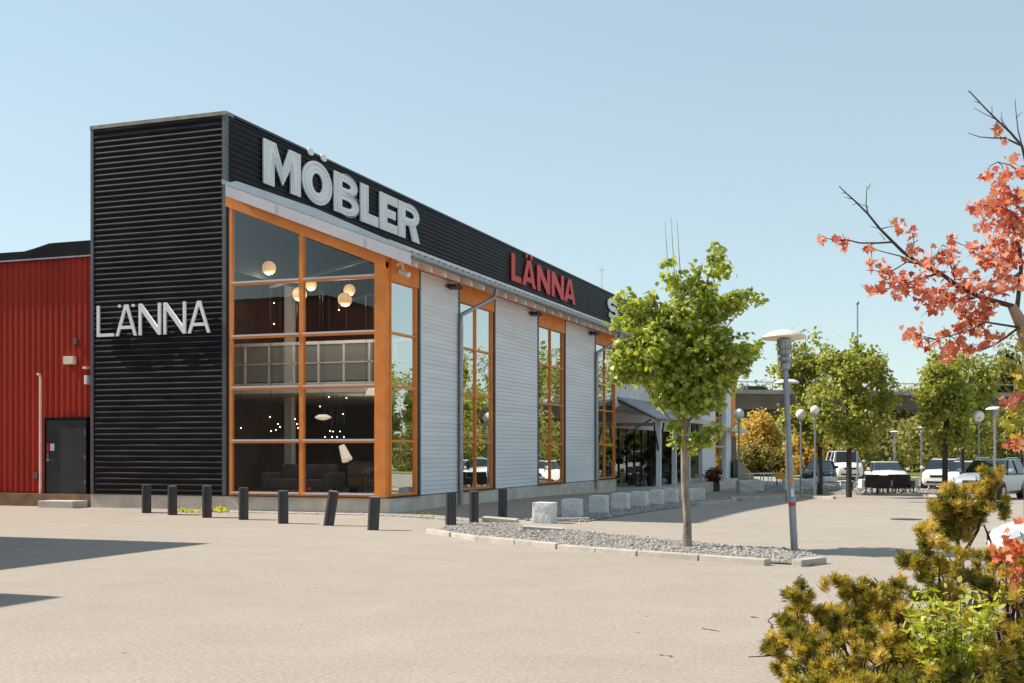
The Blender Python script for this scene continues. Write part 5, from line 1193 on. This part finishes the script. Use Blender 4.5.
CL = [(821,238,4,5),(842,242,6,9),(871,249,6,6),(896,226,6,8),(912,233,4,3),(916,252,8,10),(872,262,5,6),(884,273,8,10),(896,276,10,14),(868,291,5,5),(880,288,8,10),(905,290,9,14),(918,285,10,16),(930,295,10,16),(930,308,8,8),(943,300,9,12),(950,249,6,6),(952,238,5,4),(945,258,9,12),(935,270,10,14),(925,262,8,9),(958,272,8,7),(955,296,12,20),(968,290,10,14),(975,278,8,8),(965,312,9,12),(975,320,9,12),(960,325,8,9),(985,305,9,10),(985,312,8,8),(1003,335,3,2),(907,333,6,8),(918,335,6,7),(928,342,8,12),(945,331,6,6),(950,350,8,12),(961,345,8,8),(966,349,6,6),(977,334,6,4),(983,345,6,8),(991,335,5,4),(946,357,5,6),(987,175,6,8),(998,131,4,4),(1005,141,4,3),(1014,158,5,5),(1005,175,8,10),(1000,187,8,9),(1005,195,9,12),(975,206,8,9),(988,207,9,12),(998,208,10,14),(1010,205,10,12),(1018,220,9,12),(984,227,7,9),(1000,228,10,14),(1015,238,10,14),(1008,250,9,12),(975,249,7,8),(988,252,8,10),(998,260,10,14),(1012,262,9,12),(1003,275,9,12),(1015,282,8,10),(990,285,8,10),(1000,292,8,8),(1020,195,8,8),(1020,170,6,5),(985,262,7,7),(995,240,8,8),(1030,215,14,20),(1040,260,16,24),(1045,180,16,18),(1010,399,6,7),(1016,397,6,6),(1005,402,4,3),(1008,444,4,3),(1014,446,5,4),(1019,440,4,3)]
tw = br; allp = [q for b_ in BRS for q in b_[0]]
for px, py, r_, n in CL:
    if px > 1030 or py > 365: continue
    q0 = min(allp, key=lambda q: (q[0]+3-px)**2+(q[1]+4-py)**2); mid = ((q0[0]+px)/2+random.gauss(0,2), (q0[1]+py)/2+random.gauss(0,2))
    tw.path([rp(*q0)-base, rp(*mid)-base, rp(px, py)-base], [.005,.0035,.002], 4)
    for _ in range(3): tw.path([rp(px, py)-base, rp(px+random.gauss(0,r_*.8), py+random.gauss(0,r_*.8), random.gauss(0,.1))-base], [.0022,.0012], 3)
obj('branch', br, M['twig'], T, smooth=True)
P = []
for px, py, r_, n in CL:
    n = int(n*(2.0 if px < 955 else 2.6))
    for _ in range(n): P.append((rp(px+random.gauss(0, r_*.62), py+random.gauss(0, r_*.55), random.gauss(0,.16))-base)[:])
P = np.array(P); A = RNG.normal(size=P.shape)*.6+np.array([0,0,-.7]); nn = RNG.normal(size=P.shape)*.7+np.array([-.4,-.6,.4])
leaves('crown', P, nn, RNG.uniform(.035,.082,len(P)), MAPLED, M['leafr'], T, axis=A, bend=.75)
YC = [(1019,345,5,5),(1022,330,4,3),(1018,378,6,8),(1021,370,5,6),(1020,390,5,5),(1016,410,6,8),(1010,415,6,6),(1018,425,8,12),(1005,425,6,7),(1015,440,7,9),(1022,405,6,8)]
P = np.array([(rp(px+random.gauss(0,r_*.6), py+random.gauss(0,r_*.6), random.gauss(0,.15))-base)[:] for px, py, r_, n in YC for _ in range(n)])
leaves('yellowing_leaves', P, RNG.normal(size=P.shape)*.7+np.array([-.4,-.6,.4]), RNG.uniform(.045,.075,len(P)), MAPLE, M['leafy'], T, axis=RNG.normal(size=P.shape)*.6+np.array([0,0,-.7]), bend=.4)
# red maple seedling in the pine
Z = 7.6; base = gat(1005, Z); T = thing('maple_seedling', 'red leafed maple seedling sprouting out of the pine at the right edge', 'plant', base)
SD = [(1010,543,6,10),(1018,548,6,9),(1000,556,7,10),(1012,557,7,12),(1005,548,4,5),(1017,570,8,10),(992,548,4,3),(1016,606,6,6),(1002,535,2,2),(1008,530,2,2),(1013,585,4,4),(1018,522,3,3)]
st = MB(); P = []
for px, py, r_, n in SD:
    st.path([(random.gauss(0,.03), 0, 0), at(px+random.gauss(0,6), py+14, Z)-base+Vector((0,random.gauss(0,.03),-.03)), at(px, py, Z)-base], [.005,.003,.0015], 4)
    for _ in range(n): P.append((at(px+random.gauss(0,r_*.6), py+random.gauss(0,r_*.4), Z-.15+random.gauss(0,.08))-base)[:])
obj('stem', st, M['twig'], T); P = np.array(P)
leaves('foliage', P, RNG.normal(size=P.shape)*.6+np.array([-.3,-.5,.5]), RNG.uniform(.04,.07,len(P)), MAPLED, leafmat('seedling_leaf', [(.55,.10,.05),(.66,.20,.11),(.52,.13,.06)], .4), T, bend=.4)
bpy.context.view_layer.update()
